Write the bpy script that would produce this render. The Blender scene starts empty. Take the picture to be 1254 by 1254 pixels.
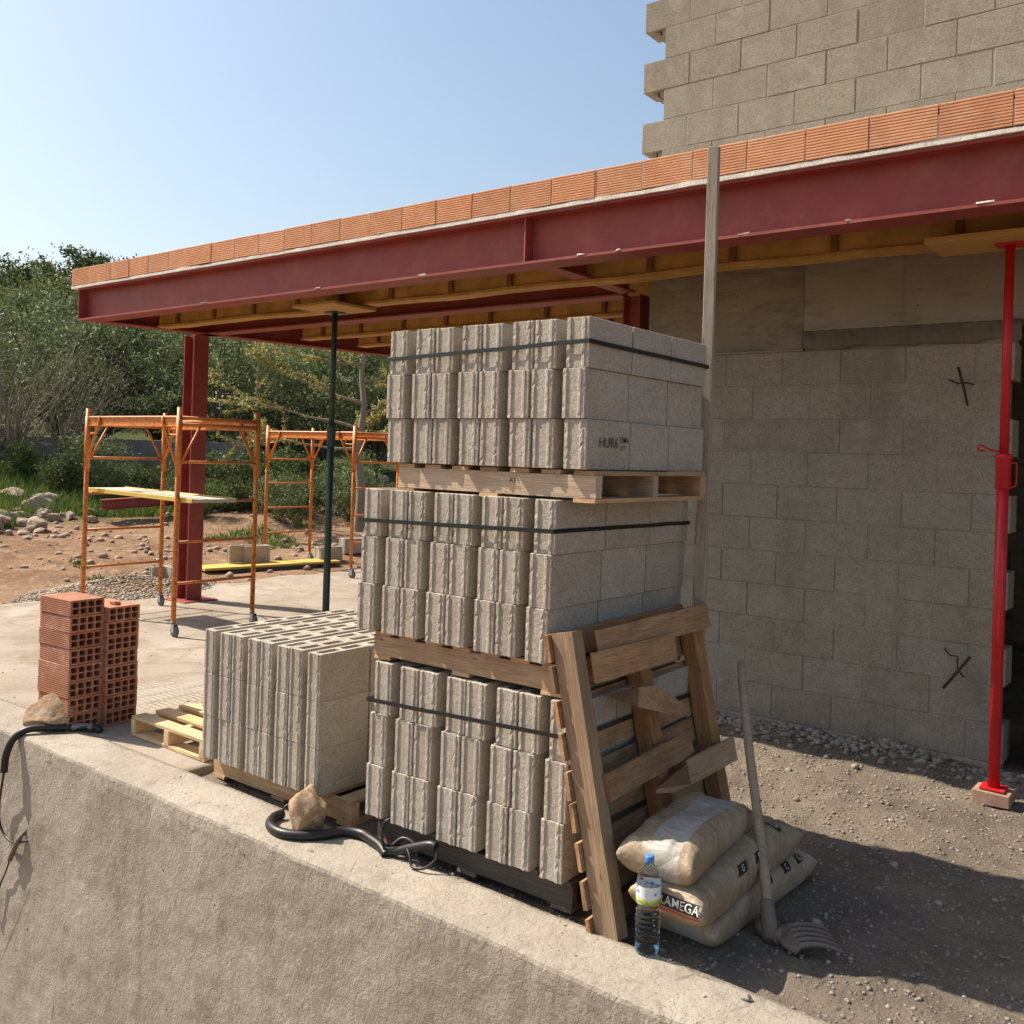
import bpy, bmesh, math, random
import numpy as np
from mathutils import Vector, Matrix, noise
from mathutils.bvhtree import BVHTree
R = math.radians
S = bpy.context.scene
C = S.collection
rnd = random.Random(7)

# ------------------------------------------------------------------ helpers
def link(o): C.objects.link(o); return o

def tag(o, label=None, cat=None, group=None, kind=None):
    if label: o['label'] = label
    if cat: o['category'] = cat
    if group: o['group'] = group
    if kind: o['kind'] = kind
    return o

def thing(name, label, cat, loc=(0, 0, 0), rz=0, group=None):
    o = link(bpy.data.objects.new(name, None)); o.location = loc; o.rotation_euler = (0, 0, rz)
    o.empty_display_size = .05
    return tag(o, label, cat, group)

def obj(name, bm, m, parent=None, world=False, smooth=False):
    """one bmesh -> one mesh object; world=True: coordinates are world, parent is an unrotated root"""
    if isinstance(bm, bmesh.types.BMesh):
        me = bpy.data.meshes.new(name)
        bmesh.ops.recalc_face_normals(bm, faces=bm.faces)
        if smooth:
            for f in bm.faces: f.smooth = True
        bm.to_mesh(me); bm.free()
    else: me = bm
    me.materials.clear(); me.materials.append(m)
    o = link(bpy.data.objects.new(name, me))
    if parent:
        o.parent = parent
        if world: o.location = [-c for c in parent.location]
    return o

def struct(name, bm, m, smooth=False): return tag(obj(name, bm, m, smooth=smooth), kind='structure')

def copy_tree(o, parent=None):
    c = o.copy(); C.objects.link(c); c.parent = parent
    for ch in list(o.children): copy_tree(ch, c)
    return c

def B(): return bmesh.new()

def box(bm, x0, x1, y0, y1, z0, z1, bev=0, jit=0):
    vs = [bm.verts.new((x + (jit and rnd.uniform(-jit, jit)), y + (jit and rnd.uniform(-jit, jit)), z + (jit and rnd.uniform(-jit, jit))))
          for z in (z0, z1) for y in (y0, y1) for x in (x0, x1)]
    fs = [bm.faces.new([vs[i] for i in q]) for q in ((0, 2, 3, 1), (4, 5, 7, 6), (0, 1, 5, 4), (2, 6, 7, 3), (0, 4, 6, 2), (1, 3, 7, 5))]
    if bev:
        es = list({e for f in fs for e in f.edges})
        bmesh.ops.bevel(bm, geom=es, offset=bev, segments=1, affect='EDGES')
    return bm

def frame_of(d):
    d = Vector(d).normalized()
    up = Vector((0, 0, 1)) if abs(d.z) < .95 else Vector((1, 0, 0))
    s = d.cross(up).normalized(); return d, s, s.cross(d).normalized()

def tube(bm, pts, r, seg=10, cap=True):
    pts = [Vector(p) for p in pts]; n = len(pts)
    rs = r if isinstance(r, (list, tuple)) else [r] * n
    rings = []; s_prev = None
    for i, p in enumerate(pts):
        d = (pts[min(i + 1, n - 1)] - pts[max(i - 1, 0)])
        d.normalize()
        if s_prev is None: _, s, u = frame_of(d)
        else:
            s = s_prev - d * s_prev.dot(d); s.normalize(); u = s.cross(d)
        s_prev = s
        rings.append([bm.verts.new(p + (s * math.cos(2 * math.pi * k / seg) + u * math.sin(2 * math.pi * k / seg)) * rs[i]) for k in range(seg)])
    for a, b in zip(rings, rings[1:]):
        for k in range(seg):
            f = bm.faces.new((a[k], a[(k + 1) % seg], b[(k + 1) % seg], b[k])); f.smooth = True
    if cap:
        bm.faces.new(rings[0]); bm.faces.new(rings[-1])
    return bm

def spline(pts, n=8):
    """Catmull-Rom through pts"""
    P = [Vector(p) for p in pts]; P = [P[0] * 2 - P[1]] + P + [P[-1] * 2 - P[-2]]; out = []
    for i in range(1, len(P) - 2):
        a, b, c, d = P[i - 1:i + 3]
        for k in range(n):
            t = k / n
            out.append(.5 * ((2 * b) + (c - a) * t + (2 * a - 5 * b + 4 * c - d) * t * t + (3 * b - a - 3 * c + d) * t ** 3))
    out.append(P[-2]); return out

def lathe(bm, prof, seg=24, c=(0, 0, 0), cap=True):
    rings = [[bm.verts.new((c[0] + r * math.cos(2 * math.pi * k / seg), c[1] + r * math.sin(2 * math.pi * k / seg), c[2] + z)) for k in range(seg)] for r, z in prof]
    for a, b in zip(rings, rings[1:]):
        for k in range(seg):
            f = bm.faces.new((a[k], a[(k + 1) % seg], b[(k + 1) % seg], b[k])); f.smooth = True
    if cap: bm.faces.new(rings[0]); bm.faces.new(rings[-1])
    return bm

def extrude_profile(bm, prof, axis, a0, a1, n=1):
    """closed 2-D profile swept along x ('x': prof=(y,z)) or y ('y': prof=(x,z)) or z ('z': prof=(x,y))"""
    def P(p, a): return {'x': (a, p[0], p[1]), 'y': (p[0], a, p[1]), 'z': (p[0], p[1], a)}[axis]
    rings = [[bm.verts.new(P(p, a0 + (a1 - a0) * i / n)) for p in prof] for i in range(n + 1)]
    for a, b in zip(rings, rings[1:]):
        for k in range(len(prof)): bm.faces.new((a[k], a[(k + 1) % len(prof)], b[(k + 1) % len(prof)], b[k]))
    bm.faces.new(rings[0]); bm.faces.new(rings[-1])
    return bm

def ibeam(c, w, z0, z1, tf=.014, tw=.010):
    h = w / 2; t = tw / 2
    return [(c - h, z0), (c + h, z0), (c + h, z0 + tf), (c + t, z0 + tf), (c + t, z1 - tf), (c + h, z1 - tf), (c + h, z1), (c - h, z1), (c - h, z1 - tf), (c - t, z1 - tf), (c - t, z0 + tf), (c - h, z0 + tf)]

def nz(p, s=1.0, o=0.0): return noise.noise(Vector(p) * s + Vector((o, o * 1.7, o * .3)))
def fbm(p, s, oct=4, o=0.0):
    v = 0; a = 1
    for i in range(oct): v += a * nz(p, s * 2 ** i, o + i * 11); a *= .5
    return v

# ------------------------------------------------------------------ materials
class NM:
    def __init__(s, name, rough=.8, spec=.3):
        s.m = bpy.data.materials.new(name); s.m.use_nodes = True; s.t = s.m.node_tree; s.n = s.t.nodes
        s.b = s.n['Principled BSDF']; s.b.inputs['Roughness'].default_value = rough
        s.b.inputs['Specular IOR Level'].default_value = spec
        s.co = s.n.new('ShaderNodeTexCoord').outputs['Object']; s.h = None
    def l(s, a, b): s.t.links.new(a, b)
    def setin(s, n, k, v):
        if hasattr(v, 'is_output'): s.l(v, n.inputs[k])
        else: n.inputs[k].default_value = v
    def shift(s):     # every object its own piece of the pattern
        oi = s.n.new('ShaderNodeObjectInfo'); v = s.n.new('ShaderNodeVectorMath'); v.operation = 'MULTIPLY_ADD'
        c = s.n.new('ShaderNodeCombineXYZ')
        for k in range(3): s.l(oi.outputs['Random'], c.inputs[k])
        s.l(c.outputs[0], v.inputs[0]); v.inputs[1].default_value = (37.3, 19.1, 53.7); s.l(s.co, v.inputs[2]); s.co = v.outputs[0]; return oi.outputs['Random']
    def scale(s, x, y, z, co=None):
        v = s.n.new('ShaderNodeVectorMath'); v.operation = 'MULTIPLY'; s.l(co or s.co, v.inputs[0]); v.inputs[1].default_value = (x, y, z); return v.outputs[0]
    def noise(s, sc, det=4, ro=.55, dist=0, co=None):
        n = s.n.new('ShaderNodeTexNoise'); s.l(co or s.co, n.inputs['Vector'])
        n.inputs['Scale'].default_value = sc; n.inputs['Detail'].default_value = det; n.inputs['Roughness'].default_value = ro; n.inputs['Distortion'].default_value = dist
        return n.outputs['Fac']
    def vor(s, sc, feat='F1', co=None, out='Distance', rnd_=1):
        n = s.n.new('ShaderNodeTexVoronoi'); n.feature = feat; s.l(co or s.co, n.inputs['Vector']); n.inputs['Scale'].default_value = sc; n.inputs['Randomness'].default_value = rnd_
        return n.outputs[out]
    def wave(s, sc, dist=0, axis='X', co=None, det=2):
        n = s.n.new('ShaderNodeTexWave'); n.bands_direction = axis; s.l(co or s.co, n.inputs['Vector']); n.inputs['Scale'].default_value = sc; n.inputs['Distortion'].default_value = dist; n.inputs['Detail'].default_value = det
        return n.outputs['Fac']
    def ramp(s, f, stops):
        n = s.n.new('ShaderNodeValToRGB'); s.l(f, n.inputs[0]); e = n.color_ramp.elements
        while len(e) < len(stops): e.new(.5)
        for x, (p, c) in zip(e, stops):
            x.position = p; c = (c, c, c) if isinstance(c, (int, float)) else c; x.color = (*c, 1)
        return n.outputs[0]
    def mix(s, f, a, b, mode='MIX'):
        n = s.n.new('ShaderNodeMix'); n.data_type = 'RGBA'; n.blend_type = mode
        s.setin(n, 0, f)
        for k, v in ((6, a), (7, b)):
            if isinstance(v, (int, float)): v = (v, v, v)
            if isinstance(v, tuple) and len(v) == 3: v = (*v, 1)
            s.setin(n, k, v)
        return n.outputs[2]
    def math(s, op, a, b=0, c=None):
        n = s.n.new('ShaderNodeMath'); n.operation = op; s.setin(n, 0, a); s.setin(n, 1, b)
        if c is not None: s.setin(n, 2, c)
        return n.outputs[0]
    def xyz(s, k, co=None):
        n = s.n.new('ShaderNodeSeparateXYZ'); s.l(co or s.co, n.inputs[0]); return n.outputs[k]
    def island(s): return s.n.new('ShaderNodeNewGeometry').outputs['Random Per Island']
    def col(s, c): s.setin(s.b, 'Base Color', (*c, 1) if isinstance(c, tuple) else c); return s
    def bump(s, f, st=.5, d=.01):
        n = s.n.new('ShaderNodeBump'); n.inputs['Strength'].default_value = st; n.inputs['Distance'].default_value = d
        s.l(f, n.inputs['Height'])
        if s.h: s.l(s.h, n.inputs['Normal'])
        s.h = n.outputs[0]; s.l(s.h, s.b.inputs['Normal']); return s

def concrete_block(name, base, island=False, pit=.5, shift=True, bump=1.0):
    m = NM(name, .93, .15)
    r = m.shift() if shift else None
    if island: r = m.island()
    g = m.noise(120, 5, .75); big = m.noise(7, 3); mid = m.noise(34, 4, .65)
    c = m.mix(m.ramp(g, [(.34, 0), (.66, 1)]), tuple(k * .62 for k in base), tuple(k * 1.28 for k in base))
    c = m.mix(m.ramp(big, [(.3, 0), (.7, 1)]), c, m.mix(1, c, (.86, .85, .83), 'MULTIPLY'))
    c = m.mix(m.math('MULTIPLY', m.ramp(mid, [(.45, 0), (.7, 1)]), .3), c, tuple(k * 1.3 for k in base))
    if r is not None:
        c = m.mix(1, c, m.ramp(r, [(0, (.90, .885, .865)), (.5, (1, .995, .985)), (1, (1.0, 1.01, 1.02))]), 'MULTIPLY')
    if island:
        sk = m.noise(1, 5, .66, .4, m.scale(3.2, 3.2, .8)); c = m.mix(m.math('MULTIPLY', m.ramp(sk, [(.5, 0), (.72, 1)]), .38), c, (.13, .105, .08))
        ef = m.noise(4, 6, .72); c = m.mix(m.math('MULTIPLY', m.ramp(ef, [(.56, 0), (.72, 1)]), .3), c, (.46, .42, .37))
    v = m.vor(95); pits = m.ramp(v, [(.0, 0), (.22, 1)])
    sel = m.ramp(m.noise(30, 2), [(.5, 1), (.6, 0)])
    pm = m.math('MAXIMUM', pits, sel)
    c = m.mix(m.math('MULTIPLY', m.math('SUBTRACT', 1, pm), pit), c, (.07, .06, .05))
    m.col(c); m.bump(pm, .55 * bump, .006); m.bump(m.noise(70, 4, .72, .3), .5 * bump, .005); m.bump(m.noise(190, 3, .7), .45 * bump, .003)
    return m.m

def wood(name, c1, c2, dirt=.4, grain=1.0, stain=(.10, .06, .035)):
    m = NM(name, .78, .25); r = m.shift()
    w = m.scale(2.2, 30, 30)
    g = m.noise(1.6, 5, .65, 1.4, w); f = m.noise(6, 3, .6, .4, m.scale(1.5, 45, 45))
    c = m.mix(m.ramp(g, [(.3, 0), (.72, 1)]), c1, c2)
    c = m.mix(m.math('MULTIPLY', m.ramp(f, [(.45, 0), (.62, 1)]), .35), c, tuple(k * .42 for k in c1))
    c = m.mix(m.math('MULTIPLY', m.ramp(m.noise(5, 4, .6), [(.5, 0), (.72, 1)]), dirt), c, stain)
    c = m.mix(1, c, m.ramp(r, [(0, (.62, .62, .62)), (.4, (.95, .95, .95)), (.75, (1.08, 1.0, .92)), (1, (.9, .74, .60))]), 'MULTIPLY')
    kn = m.vor(9, co=m.scale(.45, 1.6, 1.6)); c = m.mix(m.ramp(kn, [(.03, .8), (.09, 0)]), c, (.09, .045, .02))
    m.col(c); nl = m.vor(15); c = m.mix(m.ramp(nl, [(.045, .75), (.06, 0)]), c, (.05, .03, .02)); m.col(c); m.bump(g, .4 * grain, .005); m.bump(f, .5 * grain, .003)
    return m.m

def paint(name, base, rough=.5, wear=None, amt=.5, wsc=14, bump=.15, var=.85, lo=.56, hi=.68):
    m = NM(name, rough, .4); m.shift()
    c = m.mix(m.ramp(m.noise(6, 4, .6), [(.3, 0), (.7, 1)]), tuple(k * var for k in base), base)
    if wear: c = m.mix(m.math('MULTIPLY', m.ramp(m.noise(wsc, 6, .72), [(lo, 0), (hi, 1)]), amt), c, wear)
    m.col(c); m.bump(m.noise(40, 4), bump, .002)
    return m.m

def plain(name, c, rough=.6, spec=.4, metal=0):
    m = NM(name, rough, spec); m.col(m.mix(m.noise(25, 3), tuple(k * .85 for k in c), tuple(min(1, k * 1.12) for k in c)))
    m.b.inputs['Metallic'].default_value = metal; return m.m

M = {}
M['block'] = concrete_block('stacked block concrete', (.425, .385, .325))
M['wallblock'] = concrete_block('laid block concrete', (.305, .268, .215), island=True, shift=False)
M['mortar'] = concrete_block('mortar', (.33, .29, .24), shift=False, pit=.2)

def mk_stucco():
    m = NM('retaining wall concrete', .92, .15)
    top = m.ramp(m.math('ADD', m.xyz(2), m.math('MULTIPLY', m.noise(9, 4), .05)), [(.5, 0), (.5, 0)])
    big = m.noise(1.6, 5, .6); st = m.noise(1, 5, .62, .3, m.scale(5, 5, .7)); g = m.noise(130, 4, .7)
    c = m.mix(m.ramp(big, [(.3, 0), (.7, 1)]), (.29, .255, .21), (.40, .36, .30))
    c = m.mix(m.math('MULTIPLY', m.ramp(st, [(.5, 0), (.7, 1)]), .55), c, (.19, .16, .125))
    c = m.mix(m.math('MULTIPLY', m.ramp(m.noise(2.2, 6, .7), [(.52, 0), (.7, 1)]), .4), c, (.46, .42, .36))
    c = m.mix(m.math('MULTIPLY', m.ramp(g, [(.35, 1), (.5, 0)]), .4), c, (.2, .165, .125))
    v = m.vor(55); pm = m.math('MAXIMUM', m.ramp(v, [(0, 0), (.18, 1)]), m.ramp(m.noise(14, 2), [(.42, 1), (.54, 0)]))
    ck = m.vor(1.3, 'DISTANCE_TO_EDGE', m.scale(1, 1, .55)); c = m.mix(m.math('MULTIPLY', m.ramp(m.math('ADD', ck, m.math('MULTIPLY', m.noise(7, 4), .05)), [(.024, .6), (.030, 0)]), m.ramp(m.noise(.8, 2), [(.5, 0), (.6, 1)])), c, (.12, .1, .08))
    c = m.mix(m.math('MULTIPLY', m.math('SUBTRACT', 1, pm), .7), c, (.075, .06, .05))
    hl = m.vor(7, co=m.scale(1, 1, 1)); c = m.mix(m.ramp(hl, [(.035, .85), (.06, 0)]), c, (.05, .042, .035))
    m.col(c); m.bump(m.noise(1, 5, .68, .9, m.scale(30, 30, 20)), .8, .013); m.bump(m.noise(75, 4, .7, .6), .5, .006); m.bump(pm, .6, .007); m.bump(g, .4, .003); return m.m
M['stucco'] = mk_stucco()

def mk_ground(name, c1, c2, c3, pebble=.6):
    m = NM(name, .95, .12)
    c = m.mix(m.ramp(m.noise(1.4, 8, .68), [(.36, 0), (.64, 1)]), c1, c2)
    v = m.vor(46, out='Color'); vd = m.vor(46)
    sep = m.n.new('ShaderNodeSeparateColor'); m.l(v, sep.inputs[0])
    pk = m.math('MULTIPLY', m.ramp(sep.outputs[0], [(.62, 0), (.66, 1)]), m.ramp(vd, [(.3, 1), (.5, 0)]))
    c = m.mix(m.math('MULTIPLY', pk, pebble), c, m.mix(sep.outputs[1], c3, tuple(k * .5 for k in c3)))
    c = m.mix(m.math('MULTIPLY', m.ramp(m.noise(70, 4, .7), [(.3, 1), (.5, 0)]), .45), c, tuple(k * .5 for k in c1))
    m.col(c); m.bump(m.noise(9, 7, .7), .9, .035); m.bump(pk, .7, .012); m.bump(m.noise(80, 4, .75), .8, .008); return m.m
M['gravel_ground'] = mk_ground('gravelly dirt', (.125, .103, .083), (.225, .185, .142), (.34, .30, .255))

def mk_slab():
    m = NM('dusty slab concrete', .92, .15)
    c = m.mix(m.ramp(m.noise(.9, 6, .6), [(.33, 0), (.68, 1)]), (.26, .22, .175), (.375, .33, .275))
    c = m.mix(m.math('MULTIPLY', m.ramp(m.noise(2.6, 7, .72, .6), [(.46, 0), (.66, 1)]), .75), c, (.20, .155, .11))
    c = m.mix(m.math('MULTIPLY', m.ramp(m.noise(90, 3, .7), [(.3, 1), (.46, 0)]), .5), c, (.2, .16, .12))
    # combed ridges of dried adhesive on one patch beside the brick pile
    x, y = m.xyz(0), m.xyz(1)
    d = m.n.new('ShaderNodeVectorMath'); d.operation = 'DISTANCE'; m.l(m.co, d.inputs[0]); d.inputs[1].default_value = (-5.75, 3.95, 0)
    mask = m.ramp(m.math('ADD', d.outputs['Value'], m.math('MULTIPLY', m.noise(3, 4), .9)), [(.85, 1), (1.25, 0)])
    w1 = m.wave(7, 1.2, 'Y', det=1); w2 = m.wave(1.7, 2.0, 'X', det=1)
    lines = m.math('MULTIPLY', m.ramp(w1, [(.55, 0), (.75, 1)]), m.ramp(w2, [(.1, 0), (.25, 1)]))
    lines = m.math('MULTIPLY', lines, mask)
    c = m.mix(m.math('MULTIPLY', lines, .75), c, (.46, .42, .36))
    m.col(c); m.bump(m.noise(7, 6, .65), .5, .012); m.bump(lines, .6, .008); m.bump(m.noise(60, 4, .7), .4, .004); return m.m
M['slab'] = mk_slab()

def mk_terrain():
    m = NM('brown earth', .96, .1)
    x = m.xyz(0); n1 = m.noise(.8, 6, .62)
    c = m.mix(m.ramp(n1, [(.3, 0), (.7, 1)]), (.17, .095, .052), (.31, .205, .13))
    c = m.mix(m.math('MULTIPLY', m.ramp(m.noise(5, 6, .7), [(.5, 0), (.62, 1)]), .55), c, (.36, .265, .18))
    c = m.mix(m.math('MULTIPLY', m.ramp(m.noise(3.2, 5, .7), [(.54, 0), (.64, 1)]), .6), c, (.10, .058, .034))
    far = m.ramp(m.math('ADD', m.math('MULTIPLY', x, -.05), m.math('MULTIPLY', m.noise(.5, 4), .25)), [(.86, 0), (.94, 1)])
    c = m.mix(far, c, m.mix(n1, (.035, .05, .015), (.10, .10, .04)))
    m.col(c); m.bump(m.noise(2.4, 7, .68), .9, .12); m.bump(m.noise(16, 5, .7), .7, .03); return m.m
M['terrain'] = mk_terrain()

def mk_smooth_conc(name, c1, c2, boards=False):
    m = NM(name, .85, .2)
    c = m.mix(m.ramp(m.noise(2.2, 6, .62), [(.3, 0), (.7, 1)]), c1, c2)
    if boards:
        w = m.noise(1, 6, .72, .3, m.scale(4, 4, 13)); c = m.mix(m.math('MULTIPLY', m.ramp(w, [(.46, 0), (.7, 1)]), .6), c, (.09, .068, .048))
        m.bump(w, .5, .012); m.bump(m.math('PINGPONG', m.xyz(2), .055), .5, .02)
    hs = m.noise(1, 5, .7, .2, m.scale(2.5, 2.5, 14)); c = m.mix(m.math('MULTIPLY', m.ramp(hs, [(.52, 0), (.68, 1)]), .5), c, (.15, .115, .085)); dr = m.noise(1, 3, .5, 0, m.scale(16, 16, .5)); c = m.mix(m.math('MULTIPLY', m.ramp(dr, [(.62, 0), (.75, 1)]), .45), c, (.14, .10, .07))
    v = m.vor(8); c = m.mix(m.ramp(v, [(.03, .8), (.06, 0)]), c, (.06, .05, .04))
    m.col(c); m.bump(m.noise(30, 5, .65), .3, .006); return m.m
M['lintel'] = mk_smooth_conc('smooth formed concrete', (.235, .20, .162), (.33, .29, .24))
M['lintel_rough'] = mk_smooth_conc('board marked concrete', (.20, .168, .132), (.30, .26, .21), True)
M['slabconc'] = mk_smooth_conc('cast concrete', (.33, .29, .24), (.42, .38, .32))

M['redsteel'] = paint('red oxide primer', (.29, .053, .043), .55, (.34, .125, .10), .5, 3.5, .25, .75, .5, .75)
M['redprop'] = paint('bright red paint', (.55, .014, .018), .42, (.30, .16, .13), .6, 16, .15, .72, .6, .72)
M['greenprop'] = paint('worn dark green paint', (.016, .042, .034), .5, (.12, .10, .075), .6, 22)
M['orange'] = paint('orange scaffold paint', (.66, .21, .035), .45, (.20, .07, .025), .85, 26, .2, .8, .5, .62)
M['yellow'] = paint('yellow formwork board', (.55, .30, .075), .6, (.25, .12, .035), .6, 7, .15, .6)
M['batten'] = paint('brown batten', (.20, .075, .03), .7, (.1, .04, .02), .6, 12)
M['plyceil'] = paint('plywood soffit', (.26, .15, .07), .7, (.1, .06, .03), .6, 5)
M['plate'] = paint('yellow plywood plate', (.50, .28, .085), .65, (.25, .14, .05), .5, 6)
M['yedge'] = paint('yellow edge paint', (.60, .42, .09), .6, (.4, .27, .10), .7, 9)
M['plankgrey'] = paint('weathered pale plank', (.55, .50, .40), .75, (.3, .25, .18), .6, 14)
M['white_mortar'] = concrete_block('white mortar', (.74, .69, .62), shift=False, pit=.15)
M['pallet'] = wood('old pallet wood', (.40, .265, .155), (.60, .43, .275), .25)
M['palletdark'] = wood('dark pallet wood', (.11, .09, .075), (.2, .165, .135), .4)  # same wood pattern in a much darker tone
M['palletgrey'] = wood('pale pallet wood', (.44, .345, .25), (.60, .49, .37), .25)
M['palletnew'] = wood('fresh pallet wood', (.60, .43, .235), (.74, .57, .35), .12)
M['palletbrown'] = wood('weathered brown pallet wood', (.31, .18, .09), (.54, .35, .195), .45)
M['post'] = wood('grey weathered post wood', (.48, .40, .31), (.66, .57, .45), .15)
M['handle'] = wood('worn tool handle wood', (.38, .29, .19), (.52, .42, .29), .25)
M['iron'] = paint('rusty iron', (.17, .135, .105), .7, (.25, .15, .085), .6, 30)
M['rebar'] = paint('rusty rebar', (.05, .032, .024), .8, (.12, .06, .035), .5, 30)
M['rubber'] = plain('black rubber', (.012, .012, .013), .42, .45)
M['strap'] = plain('black strapping', (.012, .015, .017), .35, .5)
M['wheel'] = plain('grey caster wheel', (.10, .10, .10), .6)
M['zinc'] = plain('galvanised steel', (.42, .42, .41), .4, .5, .7)

def mk_brick(name, base, tone2):
    m = NM(name, .8, .2); r = m.shift()
    c = m.mix(m.ramp(m.noise(6, 4, .6), [(.3, 0), (.7, 1)]), base, tone2)  # two clay tones mixed by noise
    c = m.mix(m.math('MULTIPLY', m.ramp(m.noise(9, 6, .72), [(.52, 0), (.7, 1)]), .5), c, (.62, .48, .38))
    c = m.mix(1, c, m.ramp(r, [(0, (.88, .84, .80)), (.5, (1, 1, 1)), (1, (1, .94, .88))]), 'MULTIPLY')
    m.col(c); m.bump(m.noise(80, 3), .3, .002); return m.m
M['brick'] = mk_brick('red hollow brick', (.32, .14, .085), (.40, .19, .12))
M['fascia'] = mk_brick('orange ribbed brick', (.55, .265, .14), (.66, .345, .195))

M['offcut'] = mk_brick('dusty brick offcut', (.25, .15, .11), (.34, .235, .175))
def mk_rock(name, c1, c2, c3):
    m = NM(name, .9, .2); m.shift()
    c = m.mix(m.ramp(m.noise(9, 5, .6), [(.35, 0), (.65, 1)]), c1, c2)
    c = m.mix(m.ramp(m.noise(22, 5, .7), [(.55, 0), (.68, 1)]), c, c3)
    m.col(c); m.bump(m.noise(28, 6, .7), .7, .02); return m.m
M['rock'] = mk_rock('ochre limestone', (.30, .19, .105), (.42, .31, .21), (.47, .41, .335))
M['rock_pale'] = mk_rock('pale rubble stone', (.31, .225, .165), (.43, .345, .275), (.22, .14, .09))
M['gravel'] = mk_rock('grey gravel', (.20, .175, .145), (.32, .285, .24), (.40, .36, .31))
M['heap'] = mk_rock('pale chippings', (.33, .275, .215), (.42, .365, .30), (.27, .21, .155))

def mk_leaf(name, a, b, c_, trans=.25):
    m = NM(name, .6, .25); r = m.island()
    m.col(m.ramp(r, [(0, a), (.5, b), (1, c_)]))
    tr = m.n.new('ShaderNodeBsdfTranslucent'); m.l(m.b.inputs['Base Color'].links[0].from_socket, tr.inputs[0])
    mx = m.n.new('ShaderNodeMixShader'); mx.inputs[0].default_value = trans
    m.l(m.b.outputs[0], mx.inputs[1]); m.l(tr.outputs[0], mx.inputs[2]); m.l(mx.outputs[0], m.n['Material Output'].inputs[0]); return m.m
M['olive'] = mk_leaf('olive leaves', (.07, .10, .035), (.135, .175, .07), (.25, .29, .145))
M['oak'] = mk_leaf('dark evergreen leaves', (.03, .05, .014), (.065, .095, .026), (.14, .17, .05))
M['oaky'] = mk_leaf('yellow green leaves', (.06, .08, .015), (.12, .14, .03), (.22, .22, .05))
M['shrub'] = mk_leaf('shrub leaves', (.05, .085, .018), (.11, .165, .04), (.22, .28, .08))
M['twiggy'] = mk_leaf('dry twig leaves', (.07, .075, .035), (.11, .12, .06), (.18, .185, .10))
M['grass'] = mk_leaf('grass blades', (.05, .095, .015), (.10, .17, .03), (.22, .25, .07))
M['lichen'] = mk_leaf('yellow lichen twigs', (.22, .20, .05), (.34, .32, .09), (.44, .42, .16))
M['bark'] = paint('grey brown bark', (.11, .085, .065), .9, (.2, .17, .13), .6, 12, .8)
M['barkpale'] = paint('pale bark', (.26, .22, .17), .9, (.12, .09, .06), .6, 12, .8)
M['greywall'] = concrete_block('far wall render', (.25, .225, .21), shift=False, pit=.1)

# ------------------------------------------------------------------ terrain, slab, ground
def sst(a, b, x):
    t = min(1, max(0, (x - a) / (b - a))); return t * t * (3 - 2 * t)
def ground_h(x, y):
    s = -x - 10.3 + .45 * max(0, y - 9.5) * sst(-4, -9, x)
    if x > -9: s = min(s, 0)
    h = -.07
    if s > 0:
        h = -.05 + .085 * s if s < 6 else -.05 + .51 + (.16 * (s - 6) if s < 26 else 3.2 + .14 * min(s - 26, 10) - .06 * max(0, s - 40))
        h += .10 * fbm((x, y, 0), .5, 4) * sst(0, 2, s)
        h += .045 * fbm((x, y, 5), 1.7, 3) * sst(0, 1.5, s)
        h = -.07 + (h + .07) * sst(2.9, 5.0, y)
    return h

def grid(xs, ys, f):
    bm = B(); V = [[bm.verts.new((x, y, f(x, y))) for x in xs] for y in ys]
    for j in range(len(ys) - 1):
        for i in range(len(xs) - 1): bm.faces.new((V[j][i], V[j][i + 1], V[j + 1][i + 1], V[j + 1][i])).smooth = True
    return bm
def ar(a, b, d): return list(np.linspace(a, b, int(round(abs(b - a) / d)) + 1))

struct('terrain', grid([-170, -130, -100, -80, -65] + ar(-55, -27, 1.2) + ar(-26, -10, .2) + [-9, -6, -3, 0, 3, 8, 20, 60],
                       ar(2.9, 20, .25) + ar(20.6, 32, .7) + [34, 38, 44, 52, 65, 90, 140, 200], ground_h), M['terrain'])
struct('lower_ground', grid([-170, -60, -30, -10, 0, 10, 30, 60], [-90, -40, -20, -8, 0, 2.8], lambda x, y: -2.0), M['terrain'])

def slab_h(x, y): return .004 + .006 * fbm((x, y, 2), 1.3, 4) * sst(2.95, 3.3, y)
bm = B()
xs = ar(-10.25, -4.37, .06); ys = ar(2.89, 11.2, .075)
V = [[bm.verts.new((x + (.16 * fbm((0, y, 1), .9, 3) if i == 0 else 0), y, slab_h(x, y))) for i, x in enumerate(xs)] for y in ys]
for j in range(len(ys) - 1):
    for i in range(len(xs) - 1): bm.faces.new((V[j][i], V[j][i + 1], V[j + 1][i + 1], V[j + 1][i])).smooth = True
low = [bm.verts.new((V[j][0].co.x - .03, V[j][0].co.y, -.3)) for j in range(len(ys))]
for j in range(len(ys) - 1): bm.faces.new((V[j][0], V[j + 1][0], low[j + 1], low[j]))
low = [bm.verts.new((V[j][-1].co.x + .02, V[j][-1].co.y, -.2)) for j in range(len(ys))]
for j in range(len(ys) - 1): bm.faces.new((V[j][-1], V[j + 1][-1], low[j + 1], low[j]))
struct('concrete_slab', bm, M['slab'])

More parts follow.
